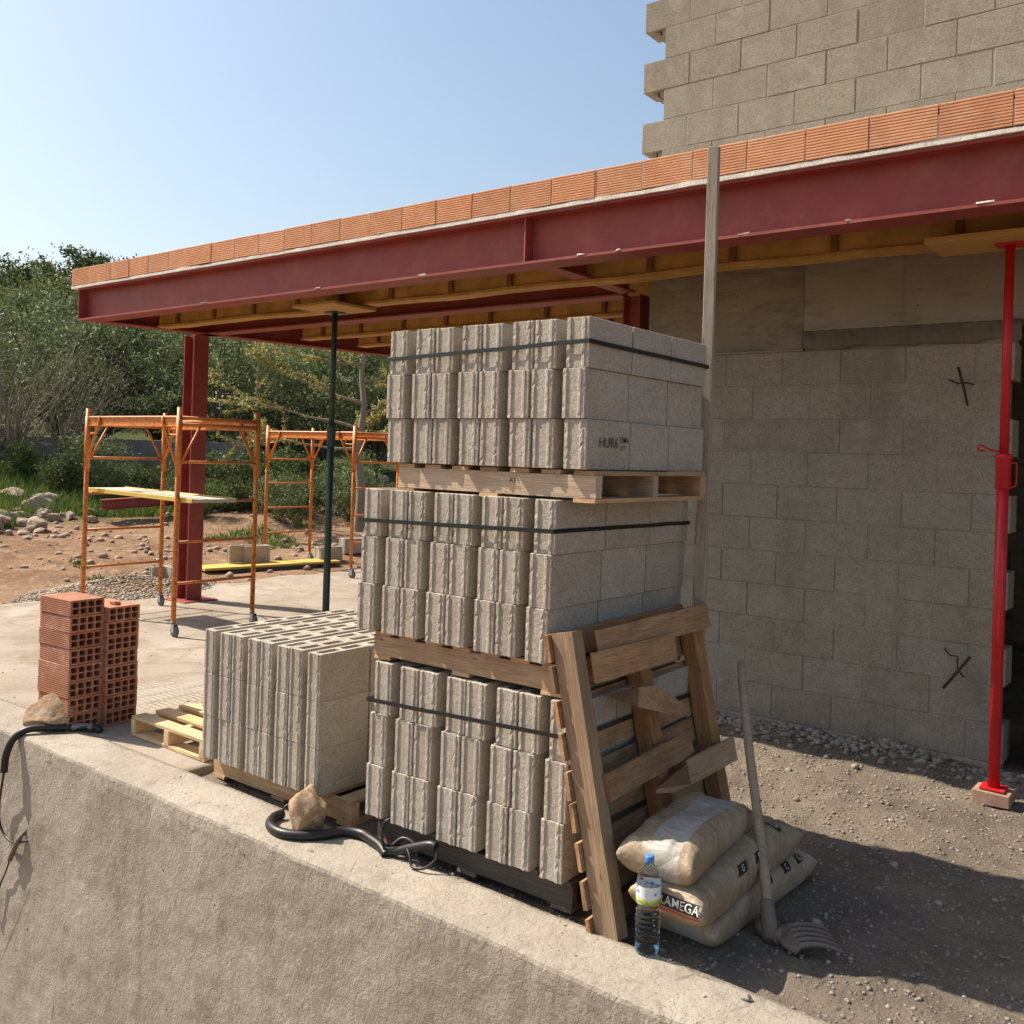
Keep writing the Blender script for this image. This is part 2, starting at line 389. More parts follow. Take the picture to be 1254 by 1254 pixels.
def dirt_h(x, y):
    h = -.012 + .013 * fbm((x, y, 3), 1.6, 4) + .017 * fbm((x, y, 9), 7, 4)
    h += .05 * math.exp(-((y - 6.0) / .22) ** 2) * (.6 + .8 * fbm((x, 0, 4), 2.2, 3))      # rubble banked against the wall foot
    return h - .02 * sst(3.25, 2.95, y)
struct('gravel_ground', grid(ar(-4.71, .8, .03) + [1.5, 3, 6, 12, 30], ar(2.90, 6.12, .03) + [6.6, 7.5, 9, 11.2], dirt_h), M['gravel_ground'])

# ------------------------------------------------------------------ retaining wall
bm = B()
prof = [(2.94, -.6), (2.94, -.05), (2.935, .008)] + [(2.93 - .25 * k / 8, .012) for k in range(1, 9)] + [(2.648, .0115), (2.636, .004), (2.632, -.010)]
prof += [(2.630, -.03 - .025 * k) for k in range(1, 72)] + [(2.63, -2.05)]
xs = [-170, -90, -50, -30, -20, -14, -11, -9] + ar(-8, -6.6, .1) + ar(-6.5, .4, .025) + ar(.6, 2, .2) + [4, 8, 20, 60]
def wall_pt(x, y, z, i):
    if i < 2: return (x, y, z)
    fine = 1
    d = .006 * fbm((x, y, z), 4, 3) + .0035 * fbm((x, y, z), 18, 3)
    edge = math.exp(-((i - 12) / 1.1) ** 2)
    e = edge * (.004 * fbm((x, 0, 0), 2.2, 4) + .006 * nz((x, 0, 0), 13) + .005 * nz((x, 0, 3), 34))
    if i < 11: return (x, y, z + .6 * d - .4 * abs(e))
    return (x, y + d + abs(e) * .7, z - abs(e) * .9 + d * .3)
Vr = [[bm.verts.new(wall_pt(x, y, z, i)) for i, (y, z) in enumerate(prof)] for x in xs]
for a, b in zip(Vr, Vr[1:]):
    for k in range(len(prof) - 1): bm.faces.new((a[k], a[k + 1], b[k + 1], b[k])).smooth = not 9 <= k <= 14
rw = obj('retaining_wall', bm, M['stucco'])
tag(rw, 'long low rough concrete retaining wall running across the foreground', 'retaining wall')

# ------------------------------------------------------------------ canopy
cz = 2.97
can = thing('steel_canopy', 'red steel canopy roof edged with orange ribbed bricks', 'canopy', (-9.35, 6.25, 0))
YB = 4.955                                                     # web plane of the front beam
bm = B(); extrude_profile(bm, ibeam(YB, .20, cz, 3.292, .016, .012), 'x', -9.36, 1.6)
bx0 = obj('front_beam', bm, M['redsteel'], can, True)
bm = B(); box(bm, -3.712, -3.70, YB - .09, YB - .0065, cz + .017, 3.275); sf = obj('stiffener', bm, M['redsteel'], bx0)
for dx in (-.0125, .0125):
    bm = B(); tube(bm, [(-3.706 + dx * 1.0 + rnd.uniform(-.0015, .0015), YB - .008 + rnd.uniform(-.0015, .0015), cz + .02 + k * .01) for k in range(26)], .005, 6); obj('weld_bead', bm, M['redsteel'], sf, True)
bm = B(); box(bm, -9.358, -9.346, YB - .098, YB + .098, cz + .017, 3.275); obj('end_plate', bm, M['redsteel'], bx0)
for x in (-3.25, -2.99, -2.19, -1.62, -.98, -4.6, -5.7, -7.2):      # chips of white mortar stuck on the lower flange
    n = rnd.uniform(.02, .10); bm = B(); box(bm, x - n / 2, x + n / 2, YB - .103, YB - .085, cz + .0135, cz + .021, 0, .004)
    obj('mortar_chip', bm, M['white_mortar'], bx0)
bm = B(); extrude_profile(bm, ibeam(6.22, .18, cz, 3.27), 'x', -9.3, -3.74); obj('inner_beam', bm, M['redsteel'], can, True)
bm = B(); extrude_profile(bm, ibeam(-3.655, .13, cz + .003, 3.24), 'y', 5.06, 6.1); obj('cross_beam', bm, M['redsteel'], can, True)
bm = B(); extrude_profile(bm, ibeam(-9.27, .18, cz, 3.27), 'y', 5.06, 11.0)
for v in bm.verts: v.co.x += (v.co.y - 4.85) * .155 if v.co.y > 6 else 0
obj('edge_beam', bm, M['redsteel'], can, True)
bm = B(); extrude_profile(bm, ibeam(10.4, .18, cz, 3.27), 'x', -8.3, -3.7); obj('rear_beam', bm, M['redsteel'], can, True)
def hcol(x, y, z1, w=.19):
    h = w / 2; t = .012; wb = .005
    return extrude_profile(B(), [(x - h, y - h), (x + h, y - h), (x + h, y - h + t), (x + wb, y - h + t), (x + wb, y + h - t), (x + h, y + h - t), (x + h, y + h), (x - h, y + h), (x - h, y + h - t), (x - wb, y + h - t), (x - wb, y - h + t), (x - h, y - h + t)], 'z', .02, z1)
def hcol2(x, y, z1, w=.19):      # flanges left and right
    bm = hcol(0, 0, z1, w)
    for v in bm.verts: v.co.x, v.co.y = v.co.y + x, v.co.x + y
    return bm
co = obj('column', hcol2(-9.33, 6.22, cz), M['redsteel'], can, True)
bm = B(); box(bm, -9.55, -9.10, 6.02, 6.44, .0, .02, .002); obj('base_plate', bm, M['redsteel'], co)
co2 = obj('column', hcol2(-3.655, 6.22, cz, .15), M['redsteel'], can, True)
obj('column', hcol2(-8.35, 10.4, cz), M['redsteel'], can, True)
bm = B(); box(bm, -9.38, 1.6, 4.93, 11.1, 3.30, 3.46); rs = obj('roof_slab', bm, M['slabconc'], can, True)
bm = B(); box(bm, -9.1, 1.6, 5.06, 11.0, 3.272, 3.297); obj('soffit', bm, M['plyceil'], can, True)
# mortar bed + fascia bricks
bm = B(); n = 220
prev = None
for i in range(n + 1):
    x = -9.47 + i * (1.6 + 9.47) / n
    a = 4.838 - .006 * abs(nz((x, 0, 0), 5)) ; zt = 3.318 + .007 * nz((x, 2, 0), 3); zb = 3.294 - .004 * abs(nz((x, 5, 0), 4))
    cur = [bm.verts.new(p) for p in ((x, a, zb), (x, a, zt), (x, 4.93, zt), (x, 4.93, zb))]
    if prev:
        for k in range(4): bm.faces.new((prev[k], prev[(k + 1) % 4], cur[(k + 1) % 4], cur[k]))
    else: bm.faces.new(cur)
    prev = cur
bm.faces.new(prev); obj('mortar_bed', bm, M['white_mortar'], can, True)
def ribbed(L, h, t, nr=11, dep=.0035):
    """brick with ribbed long faces, along x, front face at y=0"""
    pr = []
    for k in range(nr):
        z = h * k / nr; s = h / nr
        pr += [(dep, z + s * .08), (0, z + s * .26), (0, z + s * .74), (dep, z + s * .92)]
    pr += [(t, h - .002), (t, .002)]
    return extrude_profile(B(), pr, 'x', 0, L)
me = None
x = -9.455; k = 0
while x < 1.4:
    L = .318 if k != 2 else .08
    if me is None or k in (2,):
        o = obj('fascia_brick', ribbed(L, .17, .09), M['fascia'], can)
        if k == 0: me = o.data
    else:
        o = link(bpy.data.objects.new('fascia_brick', me)); o.parent = can
    o.location = Vector((x, 4.836 + rnd.uniform(-.003, .003), 3.322 + rnd.uniform(-.002, .002))) - can.location
    o.rotation_euler = (0, rnd.uniform(-.006, .006), rnd.uniform(-.006, .006))
    x += L + .009; k += 1
x = -9.455 + .318 + .0015
for j in range(k):
    if j != 2 or True:
        bm = B(); box(bm, x, x + .006, 4.842, 4.92, 3.322, 3.322 + rnd.uniform(.12, .17), 0, .0012); obj('mortar_joint', bm, M['white_mortar'], can, True)
    x += .08 + .009 if j == 1 else .327
bm = B(); box(bm, -9.466, -9.457, 4.84, 11.0, 3.32, 3.49); obj('side_fascia', bm, M['fascia'], can, True)

# formwork under the slab: yellow sided beams with brown battens
def formwork(y, x0, x1, z0=2.955, step=.62, label='', sag=.0):
    t = thing('formwork_beam', label, 'formwork beam', (x0, y, z0), 0, 'yellow formwork beams under the canopy')
    bm = B(); n = int((x1 - x0) / .1)
    fr = []; 
    for i in range(n + 1):
        x = i * (x1 - x0) / n; w = sag * nz((x, y, 0), 1.7) ; w2 = .012 * nz((x, y, 3), 2.6)
        fr.append([bm.verts.new(p) for p in ((x, w2, .025 + w * .4), (x, w2 * .3, .31), (x, .03, .31), (x, .03, .025 + w * .4))])
    for a, b in zip(fr, fr[1:]):
        for k in range(4): bm.faces.new((a[k], a[(k + 1) % 4], b[(k + 1) % 4], b[k]))
    bm.faces.new(fr[0]); bm.faces.new(fr[-1])
    obj('side_panel', bm, M['yellow'], t)
    bm = B(); fr = []
    for i in range(n + 1):
        x = i * (x1 - x0) / n; w = sag * nz((x, y, 0), 1.7)
        fr.append([bm.verts.new(p) for p in ((x, -.022 + w * .3, 0 + w * .4), (x, -.022 + w * .3, .022 + w * .4), (x, .12, .022 + w * .4), (x, .12, 0 + w * .4))])
    for a, b in zip(fr, fr[1:]):
        for k in range(4): bm.faces.new((a[k], a[(k + 1) % 4], b[(k + 1) % 4], b[k]))
    bm.faces.new(fr[0]); bm.faces.new(fr[-1])
    obj('bottom_board', bm, M['yellow'], t)
    x = .35; bme = None
    while x < x1 - x0:
        if bme is None:
            bm = B(); box(bm, -.022, .022, -.03, -.012, .03, .305, .002); o = obj('batten', bm, M['batten'], t); bme = o.data
        else: o = link(bpy.data.objects.new('batten', bme)); o.parent = t
        o.location = (x, 0, 0); o.rotation_euler = (0, rnd.uniform(-.02, .08), 0)
        x += step + rnd.uniform(-.06, .06)
    return t
formwork(5.52, -8.95, -.15, label='yellow formwork beam nearest the front red steel beam', sag=.05)
for i, y in enumerate((7.0, 7.75, 8.5, 9.25)):
    formwork(y, -8.45 + .11 * i, -3.75, 2.975, label=('yellow formwork beam just behind the inner red beam', 'second yellow formwork beam behind the inner red beam', 'third yellow formwork beam behind the inner red beam', 'rearmost yellow formwork beam under the canopy')[i], sag=.03)

# ------------------------------------------------------------------ block walls
def block_courses(bm, y, z0, n, ch, bl, xl, xr, t=.2, phase=0, jx=-2.80, mort=None):
    """xl, xr: functions of the course index"""
    for k in range(n):
        a, b = xl(k), xr(k); za = z0 + k * ch
        off = jx + (bl / 2 if (k + phase) % 2 else 0)
        j = math.floor((a - off) / bl)
        cuts = [a]
        while True:
            j += 1; x = off + j * bl + rnd.uniform(-.006, .006)
            if x > b - .03: break
            if x > a + .03: cuts.append(x)
        cuts.append(b)
        for p, q in zip(cuts, cuts[1:]):
            dy = rnd.uniform(-.0025, .0025); g = .0019 + .0035 * (rnd.random() < .35); gz = .0022
            p2 = p + (g if p != a else 0) + rnd.uniform(0, .002); q2 = q - (g if q != b else 0) - rnd.uniform(0, .002)
            box(bm, p2, q2, y + dy, y + t, za + gz + rnd.uniform(-.001, .002), za + ch - gz + rnd.uniform(-.002, .001), .0022)
    return bm
CH = .2222
bw = thing('ground_floor_wall', 'grey hollow block wall with concrete lintel band under the canopy', 'wall', (-2.3, 6.1, 0))
YW = 6.07
xl = lambda k: -3.46; xr = lambda k: -1.09 if k % 2 else -1.045
bm = block_courses(B(), YW, .032, 11, CH, .395, xl, xr, .2, 0, -2.83)
obj('block_courses', bm, M['wallblock'], bw, True)
bm = B(); box(bm, -3.455, -1.10, YW + .0046, YW + .19, -.1, 2.476); obj('mortar', bm, M['mortar'], bw, True)
bm = B(); box(bm, -3.45, -1.06, YW - .008, YW + .1, -.12, .030, .003, .004); obj('footing', bm, M['mortar'], bw, True)
bm = B(); box(bm, -3.46, -2.296, YW + .004, YW + .2, 2.479, 3.268, .004); obj('rough_lintel', bm, M['lintel_rough'], bw, True)
bm = B(); box(bm, -2.293, -1.0, YW - .012, YW + .2, 2.60, 3.268, .004); obj('smooth_lintel', bm, M['lintel'], bw, True)
bm = B(); box(bm, -2.29, -1.06, YW + .022, YW + .19, 2.478, 2.598); obj('grout_core', bm, M['lintel'], bw, True)
# slumped grout under the smooth lintel
bm = B(); nxs = 150; nzs = 14; Vg = []
for i in range(nxs + 1):
    x = -2.30 + i * 1.29 / nxs; row = []
    for k in range(nzs + 1):
        w = k / nzs; z = 2.605 - w * (.115 + .04 * nz((x, 0, 0), 4) + .02 * nz((x, 0, 4), 17))
        y = YW - .010 - .020 * math.sin(math.pi * min(1, .12 + w * .9)) * (.1 + 1.7 * abs(fbm((x, z * .3, 0), 15, 4))) + (.012 if k == nzs else 0)
        row.append(bm.verts.new((x, y, z)))
    Vg.append(row)
for a, b in zip(Vg, Vg[1:]):
    for k in range(nzs): bm.faces.new((a[k], a[k + 1], b[k + 1], b[k])).smooth = True
bmesh.ops.solidify(bm, geom=bm.faces[:], thickness=.02)
obj('grout_bulge', bm, M['lintel'], bw, True)
bm = B(); box(bm, -3.44, -2.3, YW - .01, YW + .1, 2.474, 2.492, 0, .004); obj('grout_line', bm, M['mortar'], bw, True)
# return wall, back wall and far jamb so the room behind is closed and dark
bm = block_courses(B(), 6.28, .032, 14, CH, .395, lambda k: 0, lambda k: 4.2, .2)
for v in bm.verts: v.co.x, v.co.y = -3.46 + (v.co.y - 6.28), 6.28 + v.co.x
obj('side_courses', bm, M['wallblock'], bw, True)
bm = block_courses(B(), 10.6, .032, 14, CH, .395, lambda k: -3.2, lambda k: 2.6, .2); obj('rear_courses', bm, M['wallblock'], bw, True)
bm = block_courses(B(), YW, .032, 14, CH, .395, lambda k: .15, lambda k: 2.6, .2); obj('jamb_courses', bm, M['wallblock'], bw, True)
for nm, b6 in (('side_mortar', (-3.4, -3.27, 6.29, 10.58, -.1, 3.28)), ('rear_mortar', (-3.19, 2.59, 10.65, 10.78, -.1, 3.28)), ('jamb_mortar', (.16, 2.59, YW + .02, YW + .15, -.1, 3.28)), ('end_wall', (2.6, 2.8, 6.0, 10.8, -.1, 3.29))):
    bm = B(); box(bm, *b6); obj(nm, bm, M['mortar'], bw, True)
def rebar(name, pts, r, parent, m='rebar'):
    bm = B(); tube(bm, pts, r, 7); return obj(name, bm, M[m], parent, True)
rebar('rebar_stub', [(-1.335, 6.02, 2.335), (-1.30, 6.0, 2.22), (-1.275, 6.01, 2.105)], .008, bw)
rebar('rebar_stub', [(-1.385, 6.03, 2.262), (-1.33, 6.0, 2.235), (-1.29, 6.0, 2.24), (-1.26, 6.07, 2.235)], .005, bw)
rebar('rebar_stub', [(-1.36, 6.0, .435), (-1.22, 6.0, .64)], .009, bw)
rebar('rebar_stub', [(-1.375, 6.075, .66), (-1.36, 6.03, .655), (-1.33, 6.02, .63), (-1.29, 6.02, .63), (-1.285, 6.0, .56), (-1.25, 6.01, .515)], .005, bw)

uw = thing('upper_floor_wall', 'sunlit grey block wall of the upper floor with toothed left end', 'wall', (-2.3, 6.1, 3.46))
YU = 6.04
txl = lambda k: -3.545 if k % 2 else -3.375
bm = block_courses(B(), YU, 3.31, 15, CH, .395, txl, lambda k: 2.4, .2, 0, -3.375)
obj('block_courses', bm, M['wallblock'], uw, True)
bm = B(); box(bm, -3.37, 2.39, YU + .0034, YU + .19, 3.465, 3.31 + 15 * CH - .01); obj('mortar', bm, M['mortar'], uw, True)
bm = B()                                                         # broken webs hanging below each projecting block
for k in range(1, 15, 2):
    z = 3.31 + k * CH
    box(bm, -3.47, -3.44, YU + .03, YU + .17, z - .03, z + .003, 0, .006); box(bm, -3.415, -3.377, YU + .02, YU + .18, z - .045, z + .003, 0, .006)
obj('block_webs', bm, M['mortar'], uw, True)

# ------------------------------------------------------------------ concrete blocks on pallets
BWX, BL, BH = .1035, .32, .2
def block_mesh(seed):
    r = random.Random(seed); bm = B(); w = BWX / 2
    front = [(-w, .006), (-w + .004, .001), (-w + .019, 0), (-w + .0215, .003), (-w + .025, .0052), (w - .036, .0056), (w - .033, .003), (w - .030, .0005), (w - .019, 0), (w - .016, .0035), (w - .004, .0035), (w, .007)]
    back = [(w, BL - .004), (w - .004, BL), (-w + .004, BL), (-w, BL - .004)]
    ol = front + back; levels = [0, .002] + [.014 * k for k in range(1, 14)] + [.1945, .198, BH]
    rings = []
    for li, z in enumerate(levels):
        ins = .0025 if li in (0, len(levels) - 1) else 0
        ring = []
        for i, (x, y) in enumerate(ol):
            j = .00025
            chip = (r.random() ** 14) * .004 if i in (0, 1, 2, 7, 8, 10, 11) else 0
            ring.append(bm.verts.new((x * (1 - ins / w) + (-1 if x > 0 else 1) * chip * .7 * (i in (0, 11)) + r.uniform(-j, j), y + ins + chip + r.uniform(-j, j), z)))
        rings.append(ring)
    n = len(ol)
    for a, b in zip(rings, rings[1:]):
        for k in range(n): bm.faces.new((a[k], a[(k + 1) % n], b[(k + 1) % n], b[k]))
    holes = []
    for (y0, y1) in ((.028, BL / 2 - .014), (BL / 2 + .014, BL - .028)):
        hx = w - .024; c = .01
        loop = [(-hx + c, y0), (hx - c, y0), (hx, y0 + c), (hx, y1 - c), (hx - c, y1), (-hx + c, y1), (-hx, y1 - c), (-hx, y0 + c)]
        a = [bm.verts.new((x, y, 0)) for x, y in loop]; b = [bm.verts.new((x, y, BH)) for x, y in loop]
        for k in range(8): bm.faces.new((a[k], b[k], b[(k + 1) % 8], a[(k + 1) % 8]))
        holes.append((a, b))
    for top in (0, 1):
        ring = rings[-1] if top else rings[0]; es = []
        for lp in [ring] + [h[top] for h in holes]:
            for k in range(len(lp)): es.append(bm.edges.get((lp[k], lp[(k + 1) % len(lp)])))
        bmesh.ops.triangle_fill(bm, use_beauty=True, edges=es)
    bmesh.ops.recalc_face_normals(bm, faces=bm.faces)
    me = bpy.data.meshes.new('concrete_block'); bm.to_mesh(me); bm.free(); me.materials.append(M['block']); return me
BM = [block_mesh(s) for s in range(8)]
ORD = ['first', 'second', 'third', 'fourth', 'fifth', 'sixth', 'seventh', 'eighth']
def new_block(loc, rz, sc, label, group):
    o = link(bpy.data.objects.new('concrete_block', BM[rnd.randrange(8)])); o.location = loc; o.rotation_euler = (0, 0, rz); o.scale = sc
    return tag(o, label, 'concrete block', group)
def load(x0, y0, z0, width, h, where, sx=1.0, shifts=(0, 0, 0), sy=1.0):
    w = BWX * sx; g = (width - 8 * w - 3 * .003) / 4; xs = []; x = x0
    for i in range(8):
        xs.append(x + w / 2); x += w + (g if i in (0, 2, 4, 6) else .003)
    cy = [[rnd.uniform(-.002, .002) + (.005 if i in (2, 4, 6) else 0) for i in range(8)] for l in range(3)]
    for l in range(3):
        for i in range(8):
            for r in range(3):
                new_block((xs[i] + shifts[l] + rnd.uniform(-.001, .001), y0 + r * (BL * sy + .004) + cy[l][i] + (shifts[l] * .6), z0 + l * (h + .001)), rnd.uniform(-.003, .003), (sx, sy, h / BH * 1.0),
                          f"grey hollow block, {ORD[i]} from left, {('front', 'middle', 'rear')[r]} row, {('bottom', 'middle', 'top')[l]} layer of {where}", 'hollow blocks of ' + where)
    return xs
load(-2.985, 2.955, 1.682, 1.045, .191, 'the uppermost pallet load', 1, (.004, -.006, .004))
load(-3.115, 2.945, .932, 1.045, .209, 'the middle pallet load', 1, (-.008, 0, .01), 1.13)
load(-3.035, 2.95, .118, 1.06, .226, 'the lowest pallet load', 1, (-.006, .002, .016))
load(-4.25, 2.935, .112, .90, .221, 'the separate left pallet load', .86, (0, 0, 0))

def strap(x0, x1, y0, y1, zl, zr, label):
    bm = B(); p = [(x0, y0, zl), (x1, y0, zr), (x1, y1, zr - .005), (x0, y1, zl)]; hw = .0085; t = .0022
    N = []
    for a, b in zip(p, p[1:] + p[:1]):
        for k in range(10):
            q = Vector(a).lerp(Vector(b), k / 10); N.append(q + Vector((0, 0, .002 * nz(q, 6))))
    rows = []
    cx, cy_ = (x0 + x1) / 2, (y0 + y1) / 2
    for q in N:
        d = Vector((q.x - cx, q.y - cy_, 0)); d = Vector((math.copysign(1, d.x) if abs(abs(q.x - cx) - (x1 - x0) / 2) < 1e-4 else 0, math.copysign(1, d.y) if abs(abs(q.y - cy_) - (y1 - y0) / 2) < 1e-4 else 0, 0)) * t
        rows.append([bm.verts.new(q + Vector((0, 0, -hw))), bm.verts.new(q + Vector((0, 0, hw))), bm.verts.new(q + d + Vector((0, 0, hw))), bm.verts.new(q + d + Vector((0, 0, -hw)))])
    for i in range(len(rows)):
        a, b = rows[i], rows[(i + 1) % len(rows)]
        for k in range(4): bm.faces.new((a[k], a[(k + 1) % 4], b[(k + 1) % 4], b[k]))
    tag(obj('strap', bm, M['strap'], smooth=False), label, 'strap', 'black straps round the block loads')
strap(-2.992, -1.930, 2.949, 3.945, 2.131, 2.163, 'black plastic strap round the top layer of the uppermost block load')
strap(-3.122, -2.060, 2.938, 4.06, 1.420, 1.442, 'black plastic strap round the top layer of the middle block load')
strap(-3.040, -1.950, 2.942, 3.945, .628, .676, 'black plastic strap round the top layer of the lowest block load')

# ------------------------------------------------------------------ pallets (boards are meshes along their own x)
def board(name, parent, a, b, width, thick, nrm, m, taper=None, warp=0):
    """a board from a to b (parent space), its wide face looking along nrm"""
    a, b, nrm = Vector(a), Vector(b), Vector(nrm).normalized(); d = (b - a); L = d.length; d.normalize()
    s = nrm.cross(d).normalized(); nrm = d.cross(s)
    bm = B(); n = 6; rows = []
    for i in range(n + 1):
        x = -L / 2 + L * i / n; j = lambda q=.0015: rnd.uniform(-q, q)
        wz = warp * math.sin(math.pi * i / n)
        w0, w1 = -width / 2, width / 2
        if taper and i == n: w0, w1 = w0 + width * taper[0], w1 - width * taper[1]
        rows.append([bm.verts.new((x + (rnd.uniform(-.004, .004) if i in (0, n) else 0), y + j(), z + wz + j(.0008))) for y, z in ((w0, -thick / 2), (w1, -thick / 2), (w1, thick / 2), (w0, thick / 2))])
    for p, q in zip(rows, rows[1:]):
        for k in range(4): bm.faces.new((p[k], p[(k + 1) % 4], q[(k + 1) % 4], q[k]))
    bm.faces.new(rows[0]); bm.faces.new(rows[-1])
    bmesh.ops.bevel(bm, geom=[e for e in bm.edges if e.calc_face_angle(0) > 1.0], offset=.0018, segments=1, affect='EDGES')
    o = obj(name, bm, m, parent)
    o.matrix_basis = Matrix.Translation((a + b) / 2) @ Matrix((d, s, nrm)).transposed().to_4x4()
    return o

def flat_pallet(x0, x1, y0, y1, z0, m, label, along='x', h=.122, ntop=7, group='pallets carrying block loads', m2=None, under='pallet'):
    t = thing('wooden_pallet', label, 'pallet', (x0, y0, z0), 0, group); W, D = x1 - x0, y1 - y0; b = .017; m2 = m2 or m
    bl = lambda u, v, z: (u, v, z) if along == 'x' else (v, u, z)
    Lw, Ld = (W, D) if along == 'x' else (D, W)
    for k in range(3):
        v = .024 + (Ld - .048) * k / 2
        board('stringer', t, bl(0, v, h / 2), bl(Lw, v, h / 2), h - 2 * b - .001, .042, (0, 1, 0) if along == 'x' else (1, 0, 0), m)
    for k in range(ntop):
        u = .05 + (Lw - .1) * k / (ntop - 1)
        board('deck_board', t, bl(u, 0, h - b / 2), bl(u, Ld, h - b / 2), .092, b - .0006, (0, 0, 1), m2)
    for k in range(3):
        u = .05 + (Lw - .1) * k / 2
        board('bottom_board', t, bl(u, 0, b / 2), bl(u, Ld, b / 2), .095, b - .0006, (0, 0, 1), m2)
    return t
PT = flat_pallet(-2.935, -1.905, 2.985, 3.90, 1.556, M['palletgrey'], 'pale wooden pallet under the uppermost block load', m2=M['pallet'])
PM = flat_pallet(-3.05, -2.03, 2.985, 3.96, .806, M['pallet'], 'brown wooden pallet under the middle block load')
PB = flat_pallet(-3.01, -1.965, 3.0, 3.93, -.006, M['palletdark'], 'dark wooden pallet on the ground under the lowest block load')
PL = flat_pallet(-4.26, -3.2, 3.02, 3.92, -.012, M['pallet'], 'brown wooden pallet under the separate left block load')
SPn = flat_pallet(-5.16, -4.43, 3.075, 3.80, .008, M['palletnew'], 'small fresh pale wooden pallet lying empty beside the brick pile', 'y', .115, 5, None)

# leaning broken pallet: local u (along y), v (up the slope), w (out)
lean = math.atan2(.235, 1.06)
lp = thing('broken_pallet', 'broken brown pallet leaning on the block tower', 'pallet', (-1.712, 2.985, .004))
def uvw(u, v, w=0):
    return (-math.sin(lean) * v + math.cos(lean) * w, u, math.cos(lean) * v + math.sin(lean) * w)
NW = (math.cos(lean), 0, math.sin(lean))
# stringers: their outer (-y) faces are broad, as in the photo
for u, nm, wd in ((.0, 'palletnew', .085), (.46, 'palletbrown', .04), (.94, 'palletbrown', .06)):
    pass
board('stringer', lp, uvw(-.03, -.0, -.045), uvw(-.03, 1.10, -.045), .092, .07, (0, 1, 0), M['pallet'])
board('stringer', lp, uvw(.45, .02, -.05), uvw(.45, 1.06, -.05), .07, .085, (0, 1, 0), M['palletbrown'])
board('stringer', lp, uvw(.955, .02, -.05), uvw(.955, 1.085, -.05), .07, .085, (0, 1, 0), M['palletbrown'])
for k in range(9):                                                 # rear slats
    v = .035 + k * .128
    board('slat', lp, uvw(-.085, v + rnd.uniform(-.012, .012), -.105), uvw(1.0, v + rnd.uniform(-.012, .012), -.105), .100, .017, NW, M['palletbrown'])
board('front_slat', lp, uvw(.09, 1.032, .011), uvw(1.02, 1.04, .011), .108, .017, NW, M['palletbrown'])
board('broken_slat', lp, uvw(.0, .955, .03), uvw(.63, .95, .03), .112, .016, NW, M['palletbrown'])
board('broken_slat', lp, uvw(.0, .52, .011), uvw(.67, .545, .013), .10, .016, NW, M['palletdark'] if 0 else M['palletbrown'], (.1, .35))
board('front_slat', lp, uvw(.60, .432, .011), uvw(1.06, .43, .011), .102, .017, NW, M['pallet'])
def shard(name, pts, th, m):
    bm = B(); a = [bm.verts.new(uvw(*p)) for p in pts]
    f = bm.faces.new(a); bmesh.ops.solidify(bm, geom=[f], thickness=th); return obj(name, bm, m, lp)
shard('splinter', [(.12, .84, -.03), (.30, .835, .03), (.42, .82, .05), (.62, .70, .045), (.56, .68, .05), (.36, .72, .10), (.22, .77, .06)], .012, M['palletbrown'])
shard('splinter', [(.595, .47, .02), (.60, .385, .022), (.45, .39, .028), (.30, .425, .03), (.31, .44, .03)], .012, M['pallet'])

# ------------------------------------------------------------------ post and props
bm = B(); box(bm, -.025, .025, -.02, .02, -1.6, 1.6, .002, .001)
for v in bm.verts: v.co.z, v.co.x = v.co.x, v.co.z
po = obj('wooden_post', bm, M['post']); po.rotation_euler = (0, -math.pi / 2, R(12)); po.location = (-1.968, 4.012, 1.585)
tag(po, 'tall pale grey timber post standing against the back of the block tower', 'post')

def prop(name, label, x, y, zt, m, zc, base, cat='prop', collar=True):
    t = thing(name, label, cat, (x, y, base))
    z0 = 0
    bm = B(); tube(bm, [(0, 0, .008), (0, 0, zc - base)], .030, 16); ot = obj('outer_tube', bm, m, t)
    bm = B(); tube(bm, [(0, 0, zc - base), (0, 0, zt - base - .008)], .0235, 16); obj('inner_tube', bm, m, t)
    bm = B(); box(bm, -.065, .065, -.065, .065, zt - base - .008, zt - base, .001); obj('head_plate', bm, m, t)
    bm = B(); box(bm, -.06, .06, -.06, .06, 0, .008, .001); obj('foot_plate', bm, m, t)
    zc -= base
    bm = B(); lathe(bm, [(.031, zc - .17), (.038, zc - .165), (.038, zc - .01), (.042, zc - .005), (.042, zc + .012), (.034, zc + .018), (.024, zc + .02)], 18); obj('collar', bm, m, t)
    rt = Vector((.79, .61, 0))
    bm = B(); tube(bm, spline([rt * .036 + Vector((0, 0, zc - .035)), rt * .066 + Vector((0, 0, zc - .03)), rt * .07 + Vector((0, 0, zc - .10)), rt * .064 + Vector((0, 0, zc - .15)), rt * .036 + Vector((0, 0, zc - .155))], 5), .005, 7); obj('handle_loop', bm, m, t)
    bm = B(); tube(bm, spline([-rt * .02 + Vector((0, 0, zc + .03)), -rt * .07 + Vector((0, 0, zc + .035)), -rt * .125 + Vector((0, 0, zc + .06)), -rt * .135 + Vector((0, 0, zc + .035)), -rt * .10 + Vector((0, 0, zc + .03))], 5), .0055, 7); obj('pin', bm, m, t)
    return t
prop('steel_prop', 'bright red telescopic steel prop at the right edge under the canopy', -.985, 5.50, 2.918, M['redprop'], 1.80, .062)
prop('steel_prop', 'dark green telescopic steel prop holding a yellow plate under the canopy', -6.225, 5.50, 2.925, M['greenprop'], 1.93, .004)
bm = B(); box(bm, -1.075, -.895, 5.425, 5.575, -.012, .058, .004, .003)
tag(obj('brick_offcut', bm, M['offcut']), 'reddish brick offcut under the foot of the red prop', 'brick')
bm = B(); box(bm, -6.39, -5.86, 5.17, 5.64, 2.926, 2.952, .002)
